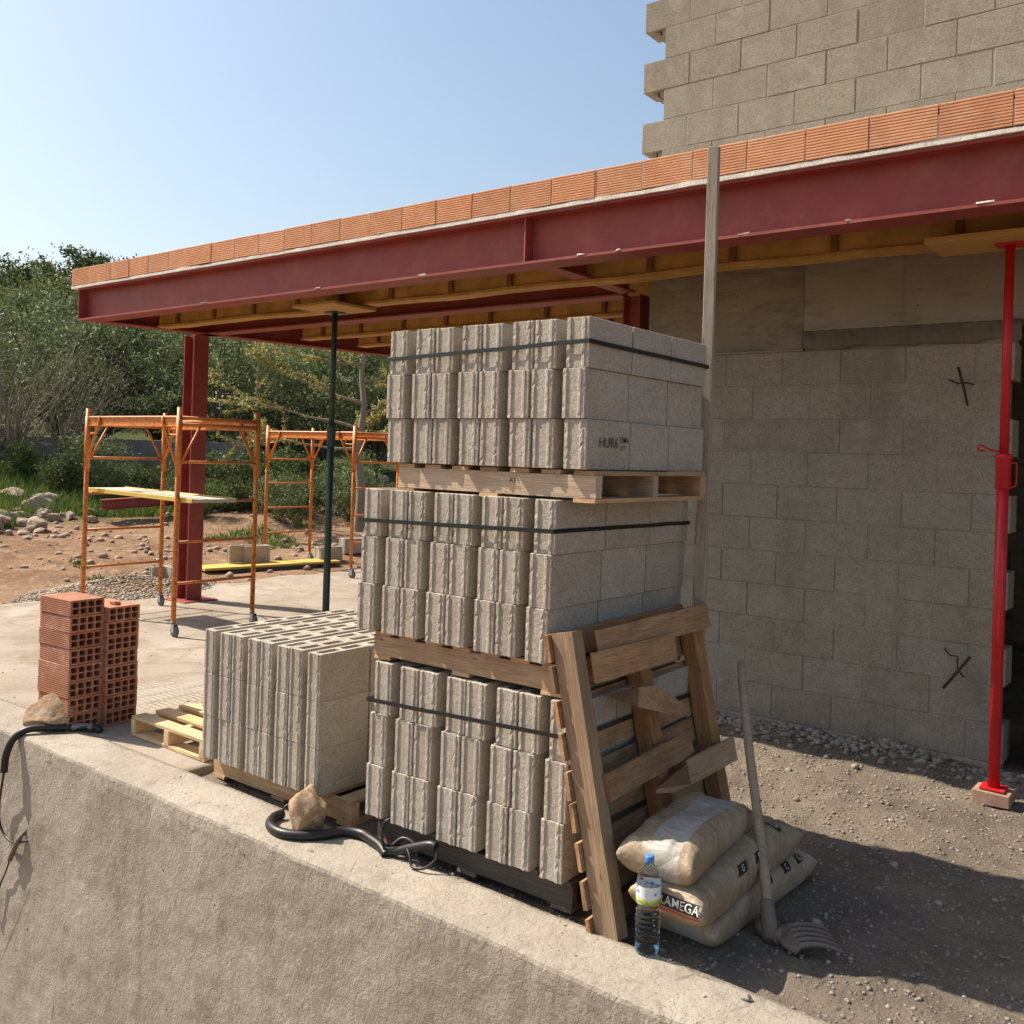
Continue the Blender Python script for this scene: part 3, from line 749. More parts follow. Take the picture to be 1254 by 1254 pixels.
tag(obj('plywood_plate', bm, M['plate']), 'yellow plywood plate on the head of the green prop', 'plywood plate')
bm = B(); box(bm, -1.36, .25, 5.28, 5.66, 2.920, 2.952, .003)
tag(obj('plywood_plate', bm, M['plate']), 'long plywood board on the head of the red prop', 'plywood plate')

# ------------------------------------------------------------------ hollow bricks
def brick_mesh(seed):
    r = random.Random(seed); W, H, L = .213, .1, .33; bm = B(); ol = []
    nr = 8
    for k in range(nr):
        s = H / nr; z = k * s; ol += [(0, z + s * .1), (-.0022, z + s * .3), (-.0022, z + s * .7), (0, z + s * .9)]
    side2 = [(W - y, z) for y, z in reversed(ol)]
    ol = ol + side2
    a = [bm.verts.new((0, y, z)) for y, z in ol]; b = [bm.verts.new((-L, y, z)) for y, z in ol]
    n = len(ol)
    for k in range(n): bm.faces.new((a[k], a[(k + 1) % n], b[(k + 1) % n], b[k]))
    loops = []
    for i in range(4):
        for j in range(2):
            y0 = .0115 + i * .0495; y1 = y0 + .0395; z0 = .0115 + j * .0415; z1 = z0 + .034; c = .005
            q = [(y0 + c, z0), (y1 - c, z0), (y1, z0 + c), (y1, z1 - c), (y1 - c, z1), (y0 + c, z1), (y0, z1 - c), (y0, z0 + c)]
            q = [(y + r.uniform(-.001, .001), z + r.uniform(-.001, .001)) for y, z in q]
            p = [bm.verts.new((0, y, z)) for y, z in q]; s = [bm.verts.new((-L, y, z)) for y, z in q]
            for k in range(8): bm.faces.new((p[k], s[k], s[(k + 1) % 8], p[(k + 1) % 8]))
            loops.append((p, s))
    for e in (0, 1):
        es = []
        for lp_ in [(a, b)[e]] + [l[e] for l in loops]:
            for k in range(len(lp_)): es.append(bm.edges.get((lp_[k], lp_[(k + 1) % len(lp_)])))
        bmesh.ops.triangle_fill(bm, use_beauty=True, edges=es)
    bmesh.ops.recalc_face_normals(bm, faces=bm.faces)
    me = bpy.data.meshes.new('hollow_brick'); bm.to_mesh(me); bm.free(); me.materials.append(M['brick']); return me
HB = [brick_mesh(s) for s in range(3)]
for c, (y0, hh, z0) in enumerate(((2.845, .0975, .012), (3.062, .0905, .006))):
    for k in range(8):
        o = link(bpy.data.objects.new('hollow_brick', HB[rnd.randrange(3)]))
        o.location = (-5.455 + c * .03 + rnd.uniform(-.006, .006), y0 + rnd.uniform(-.003, .003), z0 + k * hh)
        o.scale = (1, 1, hh / .1 - .008); o.rotation_euler = (0, 0, R(3 + rnd.uniform(-.8, .8)))
        tag(o, f"red hollow brick, {ORD[k]} from the bottom in the {('taller left', 'lower right')[c]} column of the brick pile", 'brick', 'red hollow bricks in the pile')
bm = B(); box(bm, -.03, .03, -.02, .02, 0, .022, .004, .004)
o = obj('brick_shard', bm, M['brick']); o.location = (-5.52, 3.16, .729); tag(o, 'small broken shard lying on the lower brick column', 'brick shard')

# ------------------------------------------------------------------ bags
def mk_bag(name, band=None, base=(.33, .25, .16)):
    m = NM(name, .42, .4)
    c = m.mix(m.ramp(m.noise(8, 5, .6), [(.3, 0), (.7, 1)]), tuple(k * .72 for k in base), base)
    fl = m.noise(1, 5, .7, .6, m.scale(60, 14, 14)); c = m.mix(m.math('MULTIPLY', m.ramp(fl, [(.5, 0), (.65, 1)]), .45), c, tuple(k * 1.55 for k in base))
    if band:
        y = m.math('ADD', m.xyz(1), m.math('MULTIPLY', m.noise(7, 2), .02))
        k = m.math('MULTIPLY', m.math('GREATER_THAN', y, band[0]), m.math('LESS_THAN', y, band[1]))
        c = m.mix(k, c, m.mix(m.noise(12, 4), (.27, .255, .225), (.40, .38, .34)))
    cr = m.vor(16, 'DISTANCE_TO_EDGE', m.scale(1.0, .5, .5)); dr_ = m.noise(9, 5, .7); c = m.mix(m.math('MULTIPLY', m.ramp(dr_, [(.5, 0), (.66, 1)]), .45), c, (.42, .38, .32)); m.col(c); m.bump(m.ramp(cr, [(0, 0), (.18, 1)]), .35, .006); m.bump(m.noise(1, 5, .65, 1.2, m.scale(26, 9, 9)), .6, .010); m.bump(m.noise(45, 4, .7), .35, .003)
    return m.m
def bag(label, loc, rz, L, W, H, mat, seed, sag=None, tilt=(0, 0)):
    t = thing('cement_bag', label, 'cement bag', loc, 0, 'stacked cement bags'); t.rotation_euler = (tilt[0], tilt[1], rz)
    bm = B(); nx, ny = 56, 30; top = []; bot = []
    for i in range(nx + 1):
        ra, rb = [], []
        for j in range(ny + 1):
            u = 2 * i / nx - 1; v = 2 * j / ny - 1
            u = math.copysign(abs(u) ** .85, u); v = math.copysign(abs(v) ** .85, v)
            f = (max(0, 1 - abs(u) ** 7) * max(0, 1 - abs(v) ** 4.2)) ** .5
            x = L / 2 * u * (1 - .05 * (1 - abs(v) ** 2) * abs(u) ** 3); y = W / 2 * v * (1 - .09 * (1 - u * u) * abs(v) ** 4)
            p = (x, y, seed * 3.1)
            wr = .007 * nz((u * 3, v * 26, seed), 1.0) * abs(u) ** 3 * (1 - abs(u) ** 8) + .016 * fbm(p, 6, 3) * f + .0045 * nz((x, y * 2.2, seed), 32) * f - .010 * f * max(0, nz((x * 1.5, y * 5, seed), 7)) 
            s = sag(u, v) if sag else 0
            zt = H * .46 + H * .54 * f + wr + s; zb = H * .46 - H * .46 * min(1, f * 1.5) + s
            border = i in (0, nx) or j in (0, ny)
            a = bm.verts.new((x, y, zt if not border else H * .46 + s + wr * .3)); ra.append(a)
            rb.append(a if border else bm.verts.new((x, y, zb)))
        top.append(ra); bot.append(rb)
    for i in range(nx):
        for j in range(ny):
            bm.faces.new((top[i][j], top[i + 1][j], top[i + 1][j + 1], top[i][j + 1])).smooth = True
            q = (bot[i][j], bot[i][j + 1], bot[i + 1][j + 1], bot[i + 1][j])
            if len(set(q)) == 4: bm.faces.new(q).smooth = True
    bmesh.ops.recalc_face_normals(bm, faces=bm.faces)
    bvh = BVHTree.FromBMesh(bm)
    obj('sack', bm, mat, t)
    return t, bvh
def fontmesh(txt, size):
    cu = bpy.data.curves.new('t', 'FONT'); cu.body = txt; cu.size = size; cu.align_x = 'CENTER'; cu.align_y = 'CENTER'; cu.resolution_u = 3; cu.offset = size * .006
    o = link(bpy.data.objects.new('t', cu)); dg = bpy.context.evaluated_depsgraph_get(); dg.update()
    me = bpy.data.meshes.new_from_object(o.evaluated_get(dg)); bm = B(); bm.from_mesh(me)
    bpy.data.objects.remove(o); bpy.data.meshes.remove(me)
    bmesh.ops.triangulate(bm, faces=bm.faces); return bm
def panel(w, h, skew=0, n=14, k=6):
    bm = B(); V = [[bm.verts.new((w * (i / n - .5) + skew * h * (j / k - .5), h * (j / k - .5), 0)) for i in range(n + 1)] for j in range(k + 1)]
    for j in range(k):
        for i in range(n): bm.faces.new((V[j][i], V[j][i + 1], V[j + 1][i + 1], V[j + 1][i]))
    return bm
def stick(name, bm, mat, bag_, c, r, u, d, off, sx=1, sy=1):
    """lay a flat print onto a bag's surface: c, r, u, d in bag space"""
    t, bvh = bag_; c, r, u, d = Vector(c), Vector(r).normalized(), Vector(u).normalized(), Vector(d).normalized(); dead = []
    for v in bm.verts:
        p = c + r * v.co.x * sx + u * v.co.y * sy
        h, n_, i_, l_ = bvh.ray_cast(p - d * .3, d)
        if h is None: dead.append(v); v.co = p
        else: v.co = h - d * off + (n_ if n_.dot(d) < 0 else -n_) * off * .5
    bmesh.ops.delete(bm, geom=dead, context='VERTS')
    if not bm.faces: bm.free(); return
    obj(name, bm, mat, t)
M['bag_plain'] = mk_bag('kraft bag', None); M['bag_band'] = mk_bag('straw bag with pale band', (-.075, .045)); M['bag_band_low'] = mk_bag('lower straw bag with pale band', (-.09, .03), (.37, .285, .19))
M['ink'] = plain('black print', (.018, .017, .017), .5); M['print_white'] = plain('white print', (.62, .60, .55), .5); M['print_red'] = plain('red print', (.45, .06, .03), .5); M['print_gold'] = plain('gold print', (.34, .24, .08), .5)
b1 = bag('lowest tan cement bag, flat on the dirt under the other two', (-1.55, 3.535, -.008), R(87), .90, .325, .140, M['bag_band_low'], 1)
b2 = bag('middle tan cement bag with printed black and red lettering', (-1.542, 3.40, .122), R(89.5), .93, .295, .15, M['bag_plain'], 2, lambda u, v: .006 * math.sin(u * 3))
b3 = bag('topmost cement bag with a broad pale band, nearest the bottle', (-1.617, 3.27, .258), R(94), (.66), .30, .14, M['bag_band'], 3, lambda u, v: -.012 * u * u)
# bag space: +x runs away from the wall edge, -y is the side towards the open yard
stick('logo_panel', panel(.215, .042, .35), M['ink'], b2, (-.45, -.046, .075), (0, -1, 0), (.25, 0, 1), (1, 0, -.35), .0012)
stick('lettering', fontmesh('IRAMEGA', .042), M['print_white'], b2, (-.45, -.046, .075), (0, -1, 0), (.25, 0, 1), (1, 0, -.35), .004)
stick('stripe', panel(.20, .008), M['print_red'], b2, (-.455, -.035, .045), (0, -1, 0), (.25, 0, 1), (1, 0, -.35), .0014)
stick('lettering', fontmesh('ISOND', .03), M['print_gold'], b2, (-.455, -.03, .024), (0, -1, 0), (.25, 0, 1), (1, 0, -.35), .0014)
stick('logo_panel', panel(.135, .042, -.2), M['ink'], b2, (.28, -.05, .2), (0, -1, 0), (1, 0, 0), (0, 0, -1), .0012)
stick('lettering', fontmesh('SEDO', .042), M['print_white'], b2, (.28, -.05, .2), (0, -1, 0), (1, 0, 0), (0, 0, -1), .0024)
for (bb, x, w, tx) in ((b2, -.10, .075, 'G'), (b2, .06, .09, 'RD'), (b1, .02, .065, 'O'), (b1, .18, .06, 'C'), (b1, .30, .05, 'G')):
    stick('logo_panel', panel(w, .036, .3), M['ink'], bb, (x, -.12, .105), (1, 0, 0), (0, .6, 1), (0, 1, -.75), .0012)
    stick('lettering', fontmesh(tx, .032), M['print_white'], bb, (x, -.12, .105), (1, 0, 0), (0, .6, 1), (0, 1, -.75), .0024)

# stencilled marks on the block tower and its pallet (thin paint on the surface, part of the block / stringer it is on)
M['stencil'] = plain('faded stencil ink', (.10, .085, .068), .9)
best = min((o for o in C.objects if o.name.startswith('concrete_block')), key=lambda o: (o.location - Vector((-1.99, 2.955, 1.685))).length)
def stencil(txt, size, host, wm):
    bm = fontmesh(txt, size); bmesh.ops.transform(bm, matrix=wm, verts=bm.verts)
    o = obj('stencil_mark', bm, M['stencil']); o.parent = host; bpy.context.view_layer.update(); o.matrix_parent_inverse = host.matrix_world.inverted(); return o
mxr = lambda p: Matrix.Translation(p) @ Matrix(((0, 0, 1), (1, 0, 0), (0, 1, 0))).to_4x4()      # reads along +y, faces +x
stencil('HUR6', .055, best, mxr((-1.9325, 3.115, 1.785)))
nxt = min((o for o in C.objects if o.name.startswith('concrete_block')), key=lambda o: (o.location - Vector((-1.99, 3.279, 1.685))).length)
stencil('12M6', .034, best, mxr((-1.9325, 3.225, 1.80))); stencil('BTT', .024, best, mxr((-1.9325, 3.222, 1.768)))
mxf = lambda p: Matrix.Translation(p) @ Matrix(((1, 0, 0), (0, 0, -1), (0, 1, 0))).to_4x4()
sg = [c for c in PT.children if c.name.startswith('stringer')][0]
bpy.context.view_layer.update()
stencil('ATT', .028, sg, mxf((-2.29, 2.9865, 1.628))); stencil('CTJ', .016, sg, mxf((-2.27, 2.9865, 1.60)))

# ------------------------------------------------------------------ water bottle
bt = thing('water_bottle', 'clear plastic water bottle with blue cap in front of the cement bags', 'bottle', (-1.597, 2.925, .012))
def mk_clear(name, col, rough, ior):
    m = NM(name, rough, .5); m.b.inputs['Base Color'].default_value = (*col, 1); m.b.inputs['Transmission Weight'].default_value = 1; m.b.inputs['IOR'].default_value = ior; return m.m
M['pet'] = mk_clear('clear bottle plastic', (.93, .96, .98), .06, 1.18); M['petblue'] = mk_clear('blue tinted plastic', (.45, .72, .93), .08, 1.2); M['water'] = mk_clear('water', (.93, .96, .98), .0, 1.10)
pr = [(.030, .004), (.040, .006), (.043, .016), (.042, .035), (.0405, .04)]
for k in range(6):
    z = .044 + k * .018; pr += [(.0395, z), (.043, z + .005), (.043, z + .011), (.0395, z + .015)]
pr += [(.036, .156), (.038, .165), (.0435, .175), (.0435, .242), (.043, .248), (.039, .268), (.030, .288), (.020, .302), (.014, .308), (.0135, .318)]
bm = B(); lathe(bm, pr, 32, cap=True); obj('bottle_body', bm, M['pet'], bt)
bm = B(); lathe(bm, [(.027, .0065), (.0375, .009), (.0395, .018), (.0385, .036)], 28); obj('blue_base', bm, M['petblue'], bt)
wp = [(max(.004, r_ - .003), z + .002) for r_, z in pr if .037 < z < .21]
bm = B(); lathe(bm, wp, 28); obj('water', bm, M['water'], bt)
bm = B(); lathe(bm, [(.0155, .312), (.0165, .314), (.0165, .332), (.0155, .336), (.010, .337)], 24); obj('cap', bm, plain('blue cap', (.06, .22, .52), .4), bt)
def mk_label():
    m = NM('printed label', .4, .4); z = m.xyz(2); n = m.noise(38, 2)
    zn = m.math('ADD', z, m.math('MULTIPLY', m.math('SUBTRACT', n, .5), .018))
    c = m.ramp(m.math('MULTIPLY', m.math('SUBTRACT', zn, .175), 15), [(0, (.66, .66, .62)), (.12, (.10, .26, .05)), (.28, (.50, .55, .08)), (.42, (.70, .72, .74)), (.75, (.62, .70, .78)), (.9, (.74, .72, .70))])
    c = m.mix(m.math('MULTIPLY', m.ramp(m.noise(60, 2), [(.56, 0), (.6, 1)]), m.ramp(m.math('MULTIPLY', m.math('SUBTRACT', z, .175), 15), [(.4, 0), (.5, 1), (.75, 1), (.8, 0)])), c, (.12, .22, .45))
    c = m.mix(m.math('MULTIPLY', m.ramp(m.noise(45, 1), [(.58, 0), (.62, 1)]), m.ramp(m.math('MULTIPLY', m.math('SUBTRACT', z, .175), 15), [(.8, 0), (.86, 1)])), c, (.55, .05, .04))
    m.col(c); return m.m
bm = B(); lathe(bm, [(.0441, .178), (.0441, .240)], 32, cap=False); obj('label', bm, mk_label(), bt)

# ------------------------------------------------------------------ fork hoe
fh = thing('fork_hoe', 'long wooden handled fork hoe leaning on the cement bags', 'fork hoe', (-1.318, 3.335, -.01))
top = Vector((-1.69, 3.85, .866)) - fh.location; base = Vector((.0, 0, .03)); d = (top - base)
bm = B(); tube(bm, [base + d * t_ + Vector((.004 * math.sin(t_ * 7), 0, .003 * math.sin(t_ * 5))) for t_ in np.linspace(0, 1, 14)], [.021, .021, .0205, .020, .0195, .019, .0185, .0185, .0185, .0185, .0185, .0185, .019, .0165], 14); obj('handle', bm, M['handle'], fh)
bm = B(); tube(bm, [base + d * .955 + d.cross(Vector((0, 0, 1))).normalized() * .0186 + Vector((-.002, 0, 0)), base + d * .955 + d.cross(Vector((0, 0, 1))).normalized() * .0192], .0055, 10); obj('hang_hole', bm, M['ink'], fh)
bm = B(); tube(bm, [base - d * .03, base + d * .01, base + d * .09, base + d * .10], [.03, .031, .026, .024], 14); obj('socket', bm, M['iron'], fh)
bm = B()
du = Vector((.79, .62, -.03)).normalized(); dv = Vector((.62, -.79, 0))
tube(bm, spline([base - d * .03, Vector((.02, .0, .018)), Vector((.055, .0, .03))], 4), [.03] * 4 + [.028] * 4 + [.024], 12)
tube(bm, [Vector((-.055, .03, .03)), Vector((-.03, .01, .025)), Vector((.0, 0, .02))], [.022, .026, .028], 12)
def fp(a, b, z): return Vector((.045, -.02, 0)) + du * a + dv * b + Vector((0, 0, z))
NB = 5; plate = [];
for side in (0, .009):
    ring = [fp(0, -.02, .028 - side), fp(.010, -.07, .03 - side), fp(.05, -.085, .042 - side)]
    for k in range(NB):
        c0 = -.085 + .17 * (k + .5) / NB; ring += [fp(.055, c0 - .009, .043 - side), fp(.052, c0, .042 - side), fp(.055, c0 + .009, .043 - side)]
    ring += [fp(.05, .085, .042 - side), fp(.03, .09, .026 - side), fp(.0, .03, .024 - side)]
    plate.append([bm.verts.new(p) for p in ring])
n = len(plate[0])
for k in range(n): bm.faces.new((plate[0][k], plate[0][(k + 1) % n], plate[1][(k + 1) % n], plate[1][k]))
bm.faces.new(plate[0]); bm.faces.new(list(reversed(plate[1])))
obj('fork_head', bm, M['iron'], fh)
for k in range(NB):
    c0 = -.085 + .17 * (k + .5) / NB; bm = B()
    tube(bm, spline([fp(.045, c0, .036), fp(.10, c0 * 1.02, .047), fp(.16, c0 * 1.08, .042), fp(.205, c0 * 1.12, .026)], 5), [.0105] * 5 + [.009] * 5 + [.0075] * 5 + [.004], 9); obj('tine', bm, M['iron'], fh)

# ------------------------------------------------------------------ rocks and pebbles
def rock_bm(seed, sx, sy, sz, sub=4, rough=.28, cuts=7, lo=.62):
    r = random.Random(seed); bm = B(); bmesh.ops.create_icosphere(bm, subdivisions=sub, radius=1)
    pl = [(Vector((r.uniform(-1, 1), r.uniform(-1, 1), r.uniform(-.6, 1))).normalized(), r.uniform(lo, .9)) for _ in range(cuts)]
    for v in bm.verts:
        p = v.co.copy()
        for n_, d_ in pl:
            q = p.dot(n_)
            if q > d_: p -= n_ * (q - d_) * .9
        p *= 1 + rough * .4 * fbm(p, 1.3, 4, seed) + .03 * nz(p, 7, seed)
        p.z = max(p.z, -.72)
        v.co = (p.x * sx, p.y * sy, (p.z + .72) * sz)
    return bm
def rock(name, label, loc, s, seed, m='rock', rz=0, group=None, sub=4, cat='rock'):
    o = obj(name, rock_bm(seed, *s, sub=sub, cuts=12, lo=.5, rough=.4), M[m], smooth=sub > 3); o.location = loc; o.rotation_euler = (0, 0, rz); return tag(o, label, cat, group)
rock('rock', 'ochre rock on the wall edge in front of the brick pile', (-5.60, 2.81, .008), (.16, .10, .125), 21, rz=.6)
rock('rock', 'ochre rock on the wall by the black hose, before the left block load', (-3.285, 2.835, .012), (.165, .085, .13), 8, rz=-.5)
rock('pebble', 'small grey pebble on the wall top near the lower right', (-1.205, 2.875, .008), (.022, .016, .014), 3, 'gravel', cat='pebble', sub=3)
rock('pebble', 'dark pebble on the wall top below the black hose', (-3.105, 2.70, .006), (.022, .012, .009), 4, 'gravel', cat='pebble', sub=3)

# ------------------------------------------------------------------ hoses
h1 = thing('hose', 'black hose drooping over the wall edge beside the brick pile', 'hose', (-5.45, 2.9, .02))
pts = spline([(-5.33, 2.985, .012), (-5.37, 2.965, .034), (-5.45, 2.87, .038), (-5.53, 2.75, .046), (-5.58, 2.66, .038), (-5.61, 2.605, -.01), (-5.635, 2.58, -.10), (-5.645, 2.575, -.20)], 8)
bm = B(); tube(bm, pts, .0205, 12); obj('hose_body', bm, M['rubber'], h1, True)
bm = B(); tube(bm, spline([(-5.375, 2.96, .036), (-5.41, 2.925, .039), (-5.45, 2.87, .040)], 4), .0222, 12); obj('tape_wrap', bm, plain('grey tape', (.16, .15, .14), .5), h1, True)
bm = B(); tube(bm, spline([(-5.645, 2.578, -.19), (-5.685, 2.585, -.28), (-5.735, 2.595, -.42), (-5.73, 2.60, -.53), (-5.66, 2.605, -.59), (-5.55, 2.605, -.595), (-5.46, 2.615, -.565), (-5.43, 2.635, -.555)], 8), .0068, 8); obj('cable', bm, M['rubber'], h1, True)
h2 = thing('cable_stub', 'rusty grey cable end hanging from the wall face at far left', 'cable', (-5.5, 2.6, -.6))
bm = B(); tube(bm, spline([(-5.46, 2.635, -.50), (-5.50, 2.605, -.56), (-5.56, 2.60, -.65), (-5.60, 2.60, -.715)], 5), [.010] * 5 + [.015] * 5 + [.015] * 5 + [.010], 9); obj('sleeve', bm, M['iron'], h2, True)
bm = B(); tube(bm, spline([(-5.60, 2.602, -.71), (-5.655, 2.605, -.80), (-5.72, 2.608, -.89), (-5.80, 2.61, -1.1)], 5), .005, 7); obj('cable', bm, M['rubber'], h2, True)
h3 = thing('hose', 'thick black hose curling round a rock on the wall top', 'hose', (-3.1, 2.85, .02))
pts = spline([(-3.475, 2.845, .036), (-3.47, 2.79, .034), (-3.41, 2.725, .034), (-3.31, 2.705, .034), (-3.22, 2.745, .034), (-3.155, 2.815, .035), (-3.115, 2.895, .036), (-3.04, 2.93, .036), (-2.96, 2.915, .036), (-2.895, 2.90, .034), (-2.855, 2.885, .028), (-2.82, 2.87, .02)], 8)
bm = B(); tube(bm, pts, .0215, 12); obj('hose_body', bm, M['rubber'], h3, True)
bm = B(); tube(bm, spline([(-3.475, 2.845, .036), (-3.478, 2.86, .06), (-3.47, 2.875, .072)], 4), .006, 7); obj('wire_end', bm, M['rubber'], h3, True)
h4 = thing('hose_coil', 'short black hose end with loose wire loops before the tower', 'hose', (-2.78, 2.9, .02))
bm = B(); tube(bm, spline([(-2.84, 2.88, .028), (-2.79, 2.895, .038), (-2.70, 2.905, .075), (-2.62, 2.915, .105), (-2.585, 2.92, .105)], 7), .0195, 12); obj('hose_body', bm, M['rubber'], h4, True)
bm = B(); tube(bm, spline([(-2.83, 2.87, .03), (-2.845, 2.865, .09), (-2.84, 2.87, .15), (-2.82, 2.885, .17)], 6), .006, 7); obj('wire', bm, M['rubber'], h4, True)
bm = B(); tube(bm, spline([(-2.585, 2.92, .105), (-2.565, 2.90, .07), (-2.60, 2.87, .03), (-2.66, 2.86, .02), (-2.69, 2.875, .05), (-2.72, 2.89, .07)], 6), .006, 7); obj('wire', bm, M['rubber'], h4, True)
bm = B(); tube(bm, spline([(-2.82, 2.90, .05), (-2.78, 2.93, .085), (-2.71, 2.935, .07), (-2.70, 2.93, .03)], 6), .009, 8); obj('wire', bm, M['rubber'], h4, True)

# ------------------------------------------------------------------ scaffold towers
def scaffold(loc, label):
    t = thing('scaffold_tower', label, 'scaffold', loc, 0, 'orange rolling scaffold towers'); hx, hy = .80, .43
    for sx in (-1, 1):
        for sy in (-1, 1):
            bm = B(); tube(bm, [(sx * hx, sy * hy, .125), (sx * hx, sy * hy, 2.08)], .0225, 12); lg = obj('leg', bm, M['orange'], t)
            bm = B(); tube(bm, [(sx * hx, sy * hy, 1.45), (sx * hx, sy * hy, 2.0)], .027, 12); obj('sleeve', bm, M['orange'], lg)
            bm = B()
            for k in range(18):                                    # row of pin holes facing the yard
                z = .22 + k * .066; tube(bm, [(sx * hx + .0215, sy * hy - .006, z), (sx * hx + .0233, sy * hy - .006, z)], .0055, 6)
            obj('pin_holes', bm, M['ink'], lg)
            cs = obj('caster', lathe(B(), [(.016, .095), (.02, .10), (.02, .13), (.03, .132), (.03, .14)], 12, (sx * hx, sy * hy, 0)), M['zinc'], t)
            bm = B(); y = sy * hy
            ww = [(.012, -.016), (.045, -.016), (.054, -.010), (.054, .010), (.045, .016), (.012, .016)]
            lathe(bm, ww, 20)
            for v in bm.verts: v.co = Vector((sx * hx + .025 + v.co.x, y + v.co.z, .055 + v.co.y))
            obj('wheel', bm, M['wheel'], cs)
            bm = B()
            for s in (-1, 1): box(bm, sx * hx + .0, sx * hx + .04, y + s * .021 - .002, y + s * .021 + .002, .045, .115)
            box(bm, sx * hx - .01, sx * hx + .04, y - .023, y + .023, .115, .12); obj('fork', bm, M['zinc'], cs)
    for sy in (-1, 1):
        bm = B(); y = sy * hy
        extrude_profile(bm, [(y - .006, 1.90), (y + .006, 1.90), (y + .006, 1.915), (y + .002, 1.918), (y + .002, 1.985), (y + .006, 1.988), (y + .006, 2.003), (y - .006, 2.003), (y - .014, 1.995), (y - .014, 1.988), (y - .002, 1.985), (y - .002, 1.918), (y - .014, 1.915), (y - .014, 1.905)], 'x', -hx + .02, hx - .02)
        obj('top_beam', bm, M['orange'], t)
        for sx in (-1, 1):
            bm = B(); tube(bm, [(sx * hx, y - .01, 1.52), (sx * (hx - .24), y - .014, 1.93), (sx * (hx - .245), y - .014, 2.0)], .012, 8); obj('brace', bm, M['orange'], t)
            bm = B(); tube(bm, spline([(sx * (hx - .02), y, 1.83), (sx * (hx - .1), y, 1.83), (sx * (hx - .15), y, 1.84), (sx * (hx - .15), y, 1.90)], 3), .009, 7); obj('hook', bm, M['orange'], t)
    for sx in (-1, 1):
        for z in (1.585, 1.225, .855, .48):
            bm = B(); tube(bm, [(sx * hx, -hy, z), (sx * hx, hy, z)], .0135, 9); obj('rung', bm, M['orange'], t)
        bm = B(); tube(bm, [(sx * hx, -hy, 1.985), (sx * hx, hy, 1.985)], .0185, 9); tube(bm, [(sx * hx, -hy, 1.925), (sx * hx, hy, 1.925)], .0185, 9); obj('top_rail', bm, M['orange'], t)
        for sy in (-1, 1):
            bm = B(); tube(bm, [(sx * hx, sy * hy, 1.52), (sx * hx, sy * (hy - .22), 1.92)], .011, 8); obj('brace', bm, M['orange'], t)
    return t
st1 = scaffold((-8.41, 5.35, 0), 'nearer rusty orange rolling scaffold tower carrying a yellow edged plank')
st2 = copy_tree(st1); st2.location = (-10.53, 9.33, -.0); st2.scale = (1.17, 1, 1); st2['label'] = 'farther orange scaffold tower seen behind the dark green prop'
pk = thing('scaffold_plank', 'pale plank with yellow edges lying across the nearer scaffold tower', 'plank', (-9.38, 5.22, 1.240))
bm = B(); box(bm, 0, 1.98, -.215, .215, .004, .034, .002); obj('deck', bm, M['plankgrey'], pk)
for s in (-1, 1):
    bm = B(); box(bm, -.005, 1.985, s * .225 - .009, s * .225 + .009, 0, .042, .003); obj('edge_rail', bm, M['yedge'], pk)
pk.rotation_euler = (0, R(.6), R(-1.5))

# ------------------------------------------------------------------ line of sight -> ground, used to find where far things stand
TH = R(37.66); RO = R(1.77)
def sight(px, py):
    a = (px - 627) / 1156; b = (py - 560) / 1156; c, s = math.cos(RO), math.sin(RO); x = a * c + b * s; y = -a * s + b * c
    return Vector((math.cos(TH) * x - math.sin(TH), math.sin(TH) * x + math.cos(TH), -y))
def stand(px, depth):
    d = sight(px, 560 + .0309 * (px - 627)); return d.x * depth, d.y * depth
def hit(px, py):
    d = sight(px, py); t = 8
    while t < 80:
        p = d * t
        if 1.72 + p.z < ground_h(p.x, p.y): break
        t += .05
    return Vector((d.x * t, d.y * t, ground_h(d.x * t, d.y * t)))

# loose blocks, plank and steel beyond the slab
for (px, py, n, rz, lab) in ((184, 724, 1, .5, 'grey block standing against the scaffold caster'), (205, 724, 2, .5, 'grey block lying beside the rear scaffold caster'),
                             (279, 692, 1, .35, 'left grey block on the yellow ground plank'), (296, 692, 2, .35, 'wider grey block on the yellow ground plank'),
                             (388, 690, 2, .35, 'grey block on the ground beside the green prop'), (418, 678, 2, .3, 'grey block behind the farther scaffold caster')):
    p = hit(px, py); sc = (.8 if n == 1 else 1.7, 1.25, 1.2)
    o = new_block((p.x, p.y, max(p.z, .01) + (.035 if 'ground plank' in lab else 0)), rz - .5, sc, lab, 'loose blocks near the scaffold')
a = hit(243, 700); b_ = hit(408, 690)
d2 = Vector((b_.x - a.x, b_.y - a.y, 0)); gp = thing('ground_plank', 'yellow plank lying on the earth behind the scaffold', 'plank', (a.x, a.y, max(a.z, b_.z) + .02), math.atan2(d2.y, d2.x))
bm = B(); box(bm, 0, d2.length, -.2, .2, .0, .035, .003); obj('plank_board', bm, M['yedge'], gp)
bm = B(); box(bm, .35, d2.length - .4, -.23, -.14, -.09, -.002, .01); obj('bearer', bm, M['rubber'], gp)
a = hit(124, 640); b_ = hit(300, 622)
a.z += .30; b_.z += .25; d3 = b_ - a
sb = thing('steel_beam', 'dark red steel beam lying in the grass behind the scaffold', 'steel beam', a, 0)
bm = B(); extrude_profile(bm, ibeam(0, .14, -.09, .09), 'x', 0, d3.length); o = obj('beam_section', bm, M['redsteel'], sb); o.rotation_euler = d3.to_track_quat('X', 'Z').to_euler()
# pale blocks stacked inside the doorway at the right
for k, (z, h, w, x) in enumerate(((.0, 1.05, 2.6, -.80), (.215, .62, 2.4, -.83))):
    new_block((x, 6.16, z), 0, (w, 1.0, h), ('lower', 'upper')[k] + ' grey block stacked in the dark doorway by the red prop', 'blocks in the doorway')

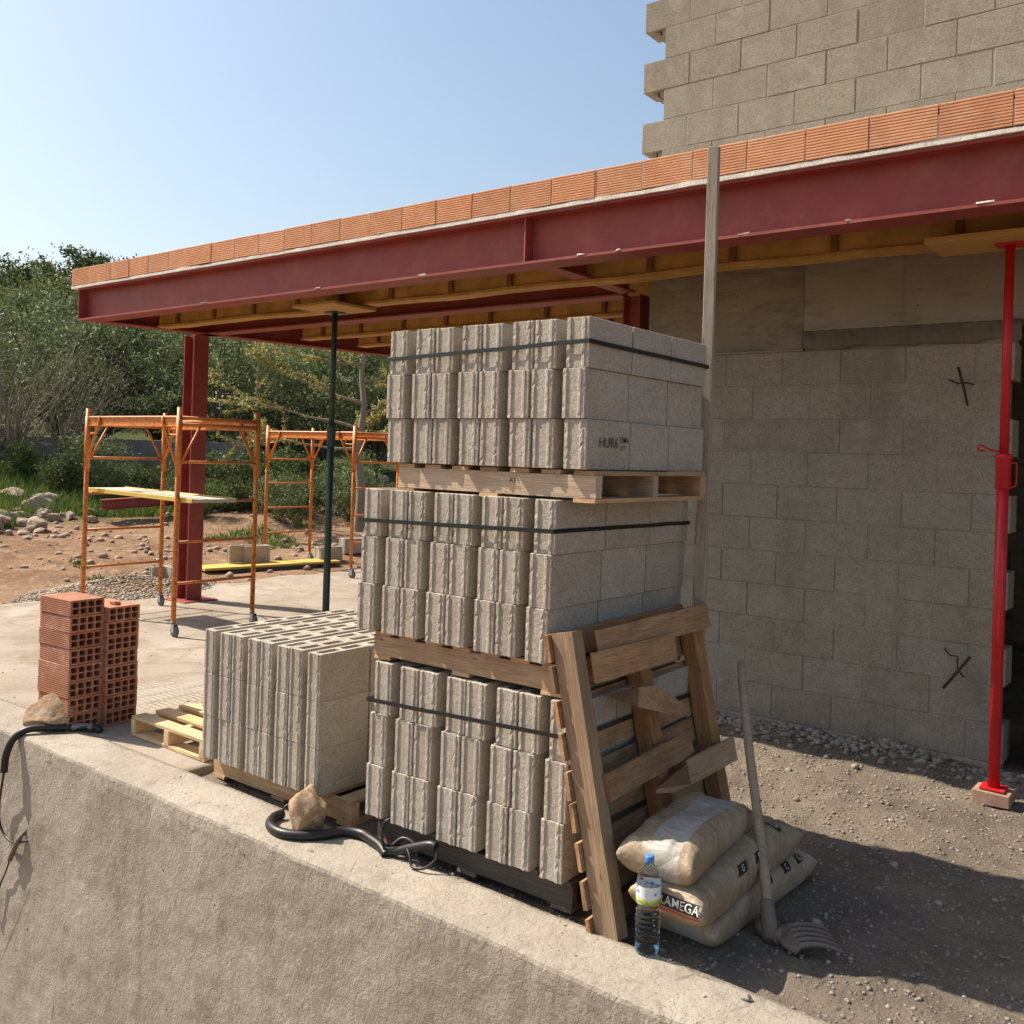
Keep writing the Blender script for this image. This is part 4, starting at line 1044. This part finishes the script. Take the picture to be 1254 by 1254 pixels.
# ------------------------------------------------------------------ rubble, gravel, chippings
def pebbles(name, label_kind, pts, m, seed, smin, smax, flat=.6, sub=1, p_big=2.2):
    r = random.Random(seed); protos = []
    for k in range(6):
        bm = rock_bm(seed * 31 + k, 1, 1, flat, sub=sub, cuts=9, rough=.5, lo=.45); bm.verts.ensure_lookup_table()
        protos.append((np.array([v.co[:] for v in bm.verts]), np.array([[v.index for v in f.verts] for f in bm.faces]))); bm.free()
    V = []; Fc = []; off = 0
    for (x, y, z) in pts:
        v, f = protos[r.randrange(6)]; s = smin + (smax - smin) * r.random() ** p_big; an = r.uniform(0, 6.28); c, q = math.cos(an), math.sin(an)
        st = r.uniform(.6, 1.1); w = v * np.array([s, s * st, s])
        V.append(np.c_[w[:, 0] * c - w[:, 1] * q + x, w[:, 0] * q + w[:, 1] * c + y, w[:, 2] + z - s * .25]); Fc.append(f + off); off += len(v)
    V = np.concatenate(V); Fc = np.concatenate(Fc)
    me = bpy.data.meshes.new(name); me.vertices.add(len(V)); me.vertices.foreach_set('co', V.ravel())
    me.loops.add(Fc.size); me.loops.foreach_set('vertex_index', Fc.ravel().astype(np.int32)); me.polygons.add(len(Fc)); me.polygons.foreach_set('loop_start', np.arange(0, Fc.size, 3, dtype=np.int32)); me.update()
    return tag(obj(name, me, M[m]), kind='stuff')
r = random.Random(3); P1 = []
for _ in range(9000):
    x, y = r.uniform(-2.7, .6), r.uniform(2.98, 5.9); P1.append((x, y, dirt_h(x, y)))
for _ in range(75):
    x, y = r.uniform(-2.7, .6), r.uniform(3.05, 5.9); P1b = globals().setdefault('P1b', []); P1b.append((x, y, dirt_h(x, y)))
pebbles('stone_chips', '', P1b, 'gravel', 15, .012, .042, flat=.5, p_big=2.5)
pebbles('gravel', '', P1, 'gravel', 5, .0025, .014, p_big=2.6)
P2 = []
for _ in range(1500):
    x, y = r.uniform(-3.3, -.75), 6.02 - abs(r.gauss(0, .14)); 
    if nz((x, 0, 0), 2.1) < -.25 and r.random() < .7: continue
    P2.append((x, y, dirt_h(x, y)))
pebbles('rubble_strip', '', P2, 'gravel', 6, .006, .036)
P3 = []
for _ in range(900):
    x, y = r.uniform(-10.1, -4.6), r.uniform(2.96, 10.5); P3.append((x, y, slab_h(x, y)))
for _ in range(140):
    x, y = r.uniform(-4.6, -1.0), r.uniform(2.68, 2.92); P3.append((x, y, .008))
pebbles('grit', '', P3, 'heap', 7, .003, .014)
# heap of pale chippings beside the column
hc = hit(205, 712)
P4 = []
for _ in range(3600):
    an, rr = r.uniform(0, 6.28), math.sqrt(r.random()); x, y = -10.35 + math.cos(an) * rr * .75, 6.05 + math.sin(an) * rr * 1.25
    P4.append((x, y, max(ground_h(x, y), -.02) + .22 * (1 - rr) ** 1.1))
pebbles('chippings_heap', '', P4, 'heap', 8, .008, .032)
P5 = []
for _ in range(2300):
    p = Vector((r.uniform(-17.5, -10.4), r.uniform(4.5, 16), 0))
    if nz(p, .45) < -.05 and r.random() < .75: continue
    P5.append((p.x, p.y, ground_h(p.x, p.y)))
pebbles('earth_stones', '', P5, 'rock_pale', 9, .012, .10, p_big=4)
RM = [rock_bm(40 + k, .26, .2, .17, sub=3, cuts=14, rough=.4, lo=.42) for k in range(5)]; RME = []
for bm in RM:
    bmesh.ops.recalc_face_normals(bm, faces=bm.faces); me = bpy.data.meshes.new('rubble_rock'); bm.to_mesh(me); bm.free(); me.materials.append(M['rock_pale']); RME.append(me)
def rubble(px, py, s, label, group):
    p = hit(px, py); o = link(bpy.data.objects.new('rubble_rock', RME[r.randrange(5)])); o.location = (p.x, p.y, p.z - .03); s *= r.uniform(.75, 1.3); o.scale = (s, s * r.uniform(.8, 1.2), s * r.uniform(.7, 1.1)); o.rotation_euler = (r.uniform(-.3, .3), r.uniform(-.3, .3), r.uniform(0, 6.28))
    tag(o, label, 'rock', group)
for k in range(75):
    px = r.uniform(-60, 112); rubble(px, r.uniform(608, 656) - (8 if px > 60 else 0), r.choice((.5, .7, .95)) if px < 70 else .5, 'pale rubble rock in the heap at far left below the bushes', 'rubble heap at far left')
for k in range(34):
    rubble(r.uniform(305, 480), r.uniform(582, 640), r.choice((.25, .35, .45, .8)), 'pale rubble rock on the earth bank behind the farther scaffold', 'rubble rocks on the bank behind the scaffold')

# ------------------------------------------------------------------ vegetation
def leafmesh(name, cen, size, aspect, m, seed, droop=0):
    g = np.random.default_rng(seed); n = len(cen)
    a = g.normal(size=(n, 3)); a[:, 2] += droop; a /= np.linalg.norm(a, axis=1)[:, None]
    b = g.normal(size=(n, 3)); b -= a * (a * b).sum(1)[:, None]; b /= np.linalg.norm(b, axis=1)[:, None]
    s = size * g.uniform(.6, 1.35, (n, 1)); l = a * s; w = b * s * aspect
    V = np.stack([cen - l, cen + w, cen + l, cen - w], 1).reshape(-1, 3)
    me = bpy.data.meshes.new(name); me.vertices.add(4 * n); me.vertices.foreach_set('co', V.ravel().astype(np.float32))
    me.loops.add(4 * n); me.loops.foreach_set('vertex_index', np.arange(4 * n, dtype=np.int32)); me.polygons.add(n); me.polygons.foreach_set('loop_start', np.arange(0, 4 * n, 4, dtype=np.int32)); me.update(); me.materials.append(m); return me
def plant(name, seed, h, rad, trunk_h, clumps, per, leaf, asp, lm, bm_mat, sig=.2, thin=1.0, nbr=14, tr=.09, shell=.55, brs=.5):
    """meshes of one plant: (trunk mesh, crown mesh); crown = leaf clumps spread through an uneven volume, on real limbs"""
    g = np.random.default_rng(seed); rr = random.Random(seed); cs = []
    cz_ = (trunk_h + h) / 2; hz = (h - trunk_h) / 2
    while len(cs) < clumps:
        d = g.normal(size=3); d /= np.linalg.norm(d); q = shell + (1 - shell) * g.random()
        q *= 1 + .35 * nz(tuple(d), 1.6, seed)
        c = np.array([d[0] * rad * q, d[1] * rad * q, cz_ + d[2] * hz * q])
        if c[2] > trunk_h * .6: cs.append(c)
    cs = np.array(cs); sz = g.uniform(.55, 1.35, clumps)
    cen = np.concatenate([c + g.normal(size=(int(per * s), 3)) * np.array([sig, sig, sig * .75]) * s * rad for c, s in zip(cs, sz)])
    crown = leafmesh('crown', cen, leaf, asp, lm, seed, .3)
    bm = B(); bend = [(0, 0, -.25), (rr.uniform(-.08, .08) * h, rr.uniform(-.08, .08) * h, trunk_h * .5), (rr.uniform(-.1, .1) * h, rr.uniform(-.1, .1) * h, trunk_h)]
    tp = spline(bend, 5); tube(bm, tp, [tr * (1.25 - .5 * i / len(tp)) for i in range(len(tp))], 9)
    for k in range(nbr):
        c = Vector(cs[rr.randrange(clumps)]); s0 = Vector(tp[rr.randrange(len(tp) // 2, len(tp))]); mid = s0.lerp(c, .5) + Vector((rr.uniform(-.15, .15), rr.uniform(-.15, .15), rr.uniform(0, .2))) * rad
        bp = spline([s0, mid, c], 4); tube(bm, bp, [tr * brs * (1 - .85 * i / (len(bp) - 1)) for i in range(len(bp))], 6)
    bmesh.ops.recalc_face_normals(bm, faces=bm.faces); tm = bpy.data.meshes.new('trunk'); bm.to_mesh(tm); bm.free(); tm.materials.append(bm_mat)
    return tm, crown
OL = [plant('olive', 50 + k, 3.6, 1.6, .3, 58, 170, .062, .28, M['olive'], M['bark'], .115, nbr=26) for k in range(4)]
OK_ = [plant('oak', 60 + k, 5.2, 2.0, .9, 66, 190, .085, .45, M['oak'], M['bark'], .12, tr=.13) for k in range(3)]
OY = [plant('yel', 70, 3.6, 1.5, .4, 46, 170, .075, .45, M['oaky'], M['bark'], .17)]
TW = [plant('twig', 80 + k, 3.3, 1.7, .45, 70, 60, .05, .2, M['twiggy'], M['barkpale'], .17, nbr=80, tr=.085, shell=.3, brs=.2) for k in range(2)]
SH = [plant('shrub', 90 + k, 1.15, .85, .05, 40, 150, .045, .22, M['shrub'], M['bark'], .15, tr=.03, nbr=10, shell=.3) for k in range(3)] + [plant('shrub', 95 + k, 1.25, .95, .05, 36, 130, .05, .24, M[q], M['bark'], .15, tr=.03, nbr=10, shell=.3) for k, q in enumerate(('olive', 'oak', 'oaky'))]
def put(name, proto, label, cat, group, px, depth, sc, trunk='trunk', dz=0):
    x, y = stand(px, depth); t = thing(name, label, cat, (x, y, ground_h(x, y) + dz), r.uniform(0, 6.28), group); t.scale = (sc * r.uniform(.92, 1.1), sc * r.uniform(.92, 1.1), sc)
    for nm, me in ((trunk, proto[0]), ('crown', proto[1])):
        o = link(bpy.data.objects.new(nm, me)); o.parent = t
    return t
front = [(-70, 22), (62, 23.5), (128, 23), (200, 23.5), (268, 22.5), (330, 24), (392, 23), (455, 24)]
names = ['beyond the left picture edge', 'behind the grey twiggy tree', 'behind the left scaffold legs', 'right of the left scaffold legs', 'just right of the steel column', 'between the steel column and the green prop', 'directly left of the green prop', 'behind the bare lichen tree']
for (px, dp), nm in zip(front, names):
    put('olive_tree', OL[r.randrange(4)], 'silvery olive tree in the front row, ' + nm, 'olive tree', 'olive trees of the front row', px, dp + r.uniform(-.6, .6), r.uniform(.92, 1.08))
for i, px in enumerate((-40, 30, 100, 165, 235, 300, 365, 430, 490)):
    put('olive_tree', OL[r.randrange(4)], f'olive tree in the row farther back on the slope, {("leftmost", "second from left", "third from left", "fourth from left", "fifth from left", "sixth from left", "seventh from left", "eighth from left", "rightmost")[i]}', 'olive tree', 'olive trees farther back on the slope', px, 29 + r.uniform(-1.2, 1.2), r.uniform(1.0, 1.2))
hill = [(-60, 38, .95), (-5, 37, .78), (38, 38, .88), (84, 40, 1.02), (135, 41, .98), (178, 39, .85), (225, 38, .8), (262, 39, .8), (310, 37, .78), (360, 38, .85), (410, 37, .8), (465, 38, .85)]
for i, (px, dp, sc) in enumerate(hill):
    where = 'left of the canopy end, ' + ('beyond the picture edge', 'against the picture edge', 'second from the picture edge', 'tallest, nearest the canopy corner')[i] if i < 4 else f'half hidden behind the canopy, {("first", "second", "third", "fourth", "fifth", "sixth", "seventh", "eighth")[i - 4]} from the left'
    put('evergreen_tree', OK_[r.randrange(3)], 'dark evergreen tree on the hilltop ' + where, 'evergreen tree', 'dark evergreens on the hill', px, dp, sc)
put('yellow_green_tree', OY[0], 'yellow green bushy tree below the dark hilltop evergreens', 'tree', None, 22, 33, 1.05)
put('yellow_green_tree', OY[0], 'yellow green bushy tree under the canopy corner', 'tree', None, 118, 34, 1.1)
put('twiggy_tree', TW[0], 'grey twiggy half bare tree at the left picture edge', 'tree', None, 18, 19.3, 1.08)
put('twiggy_tree', TW[1], 'small grey twiggy tree left of the scaffold', 'tree', None, 82, 20.5, .85)
shr = [(-40, 18.6), (35, 19.0), (70, 18.2), (110, 18.6), (150, 18.4), (185, 19.0), (225, 18.4), (262, 18.8), (300, 18.4), (335, 19.2), (368, 18.6), (402, 19.4), (432, 18.6), (468, 19.2), (250, 17.4), (345, 17.6), (290, 20.2), (420, 20.6)]
for i, (px, dp) in enumerate(shr):
    w = 'below the grey wall at far left' if px < 80 else 'behind the nearer scaffold' if px < 235 else 'right of the steel column' if px < 320 else 'behind the farther scaffold'
    put('shrub', SH[r.randrange(6)], 'dense green shrub at the foot of the olives ' + w, 'shrub', 'shrubs ' + w, px, dp, r.uniform(.5, .95), 'stem')
# bare tree with yellow lichen
bx, by = stand(440, 17.5); bz = ground_h(bx, by)
lt = thing('bare_tree', 'bare tree with yellow lichen on its spreading branches', 'tree', (bx, by, bz))
bm = B(); tk = spline([(0, 0, -.2), (.05, .02, .7), (-.03, 0, 1.5), (.05, .03, 2.3), (0, 0, 3.0), (.1, .05, 3.9)], 5); tube(bm, tk, [.10 - .07 * i / len(tk) for i in range(len(tk))], 9)
rr = random.Random(12); ends = []
rtv = Vector((.79, .61, 0))
def twig(p, d, L, rad_, depth):
    q = [p]; 
    for k in range(4):
        d = (d + Vector((rr.uniform(-.3, .3), rr.uniform(-.3, .3), rr.uniform(-.18, .22)))).normalized(); q.append(q[-1] + d * L / 4)
    tube(bm, spline(q, 3), [rad_ * (1 - .7 * i / 12) for i in range(13)], 6)
    for a_, b2_ in zip(q, q[1:]):
        for k in range(14): ends.append(a_.lerp(b2_, rr.random()) + Vector((rr.gauss(0, .025), rr.gauss(0, .025), rr.gauss(0, .025))))
    if depth:
        for k in range(4): twig(q[rr.randrange(1, 5)], (d + Vector((rr.uniform(-.9, .9), rr.uniform(-.9, .9), rr.uniform(-.4, .6)))).normalized(), L * .55, rad_ * .5, depth - 1)
for z, s, L in ((1.55, -1, 1.5), (1.9, -1, 1.9), (1.7, 1, 1.3), (2.2, 1, 1.2), (2.4, -1, 1.5), (2.8, 1, 1.0), (3.1, -1, 1.0), (2.0, .2, 1.1)):
    twig(Vector((.02, 0, z)), (rtv * s + Vector((rr.uniform(-.4, .4), rr.uniform(-.4, .4), .12))).normalized(), L, .035, 2)
obj('trunk', bm, M['barkpale'], lt)
o = link(bpy.data.objects.new('lichen', leafmesh('lichen', np.array([e[:] for e in ends]), .035, .35, M['lichen'], 5))); o.parent = lt
# low wall behind the bushes
fx = [hit(-30, 590), hit(240, 590)]
bm = B(); x0, y0 = stand(-60, 21.0); x1, y1 = stand(300, 21.5); L = math.hypot(x1 - x0, y1 - y0); box(bm, 0, L, -.12, .12, -.9, .30, .01)
fw_ = obj('low_wall', bm, M['greywall']); fw_.location = (x0, y0, ground_h(x0, y0) + .05); fw_.rotation_euler = (0, 0, math.atan2(y1 - y0, x1 - x0)); tag(fw_, 'low weathered grey wall behind the shrubs at far left', 'wall')

# grass and weeds
g = np.random.default_rng(4); cen = []; 
for _ in range(60000):
    px = g.uniform(-120, 500); dp = g.uniform(11.5, 21); x, y = stand(px, dp)
    if x > -10.9: continue
    n_ = nz((x, y, 0), .55); n2 = nz((x, y, 3), 1.6); far = sst(-14.6, -17.2, x)
    if n_ * .7 + n2 * .5 + far * 1.3 < .34 + .08 * (1 - far): continue
    cen.append((x, y, ground_h(x, y)))
cen = np.array(cen); n = len(cen)
hgt = g.uniform(.06, .26, n) * (.5 + .9 * np.clip((-cen[:, 0] - 13.5) / 3.5, 0, 1)); an = g.uniform(0, 6.28, n); ln = g.normal(size=(n, 2)) * .45 * hgt[:, None]; w = .011
V = np.stack([cen + np.c_[np.cos(an) * w, np.sin(an) * w, 0 * an - .01], cen - np.c_[np.cos(an) * w, np.sin(an) * w, 0 * an + .01], cen + np.c_[ln, hgt]], 1).reshape(-1, 3)
me = bpy.data.meshes.new('grass'); me.vertices.add(3 * n); me.vertices.foreach_set('co', V.ravel().astype(np.float32)); me.loops.add(3 * n); me.loops.foreach_set('vertex_index', np.arange(3 * n, dtype=np.int32)); me.polygons.add(n); me.polygons.foreach_set('loop_start', np.arange(0, 3 * n, 3, dtype=np.int32)); me.update()
tag(obj('grass', me, M['grass']), kind='stuff')

# ------------------------------------------------------------------ camera, light, sky
cam = bpy.data.cameras.new('Camera'); cam.sensor_width = 36; cam.sensor_fit = 'HORIZONTAL'; cam.lens = 36 * 1156 / 1254; cam.shift_y = -67 / 1254; cam.clip_end = 2000; cam.clip_start = .05
co_ = link(bpy.data.objects.new('Camera', cam)); co_.location = (0, 0, 1.72)
co_.matrix_world = Matrix.Translation((0, 0, 1.72)) @ Matrix.Rotation(TH, 4, 'Z') @ Matrix.Rotation(R(90), 4, 'X') @ Matrix.Rotation(RO, 4, 'Z')
S.camera = co_
EL = R(50); AZ = R(18)            # sun stands to the left, a little towards the camera side
sd = Vector((-math.cos(AZ) * math.cos(EL), -math.sin(AZ) * math.cos(EL), math.sin(EL)))
sun = bpy.data.lights.new('Sun', 'SUN'); sun.energy = 5.0; sun.angle = R(.5); sun.color = (1, .89, .75)
so = link(bpy.data.objects.new('Sun', sun)); so.rotation_euler = sd.to_track_quat('Z', 'Y').to_euler(); so.location = (-8, 0, 12)
W = bpy.data.worlds.new('World'); S.world = W; W.use_nodes = True; nt = W.node_tree
sky = nt.nodes.new('ShaderNodeTexSky'); sky.sky_type = 'NISHITA'; sky.sun_disc = False; sky.sun_elevation = EL; sky.sun_rotation = math.atan2(sd.x, sd.y)
sky.air_density = 1.3; sky.dust_density = 2.5; sky.ozone_density = .75
bg = nt.nodes['Background']; nt.links.new(sky.outputs[0], bg.inputs[0]); bg.inputs[1].default_value = .098
S.view_settings.view_transform = 'Standard'; S.view_settings.look = 'None'; S.view_settings.exposure = .76; S.view_settings.gamma = 1
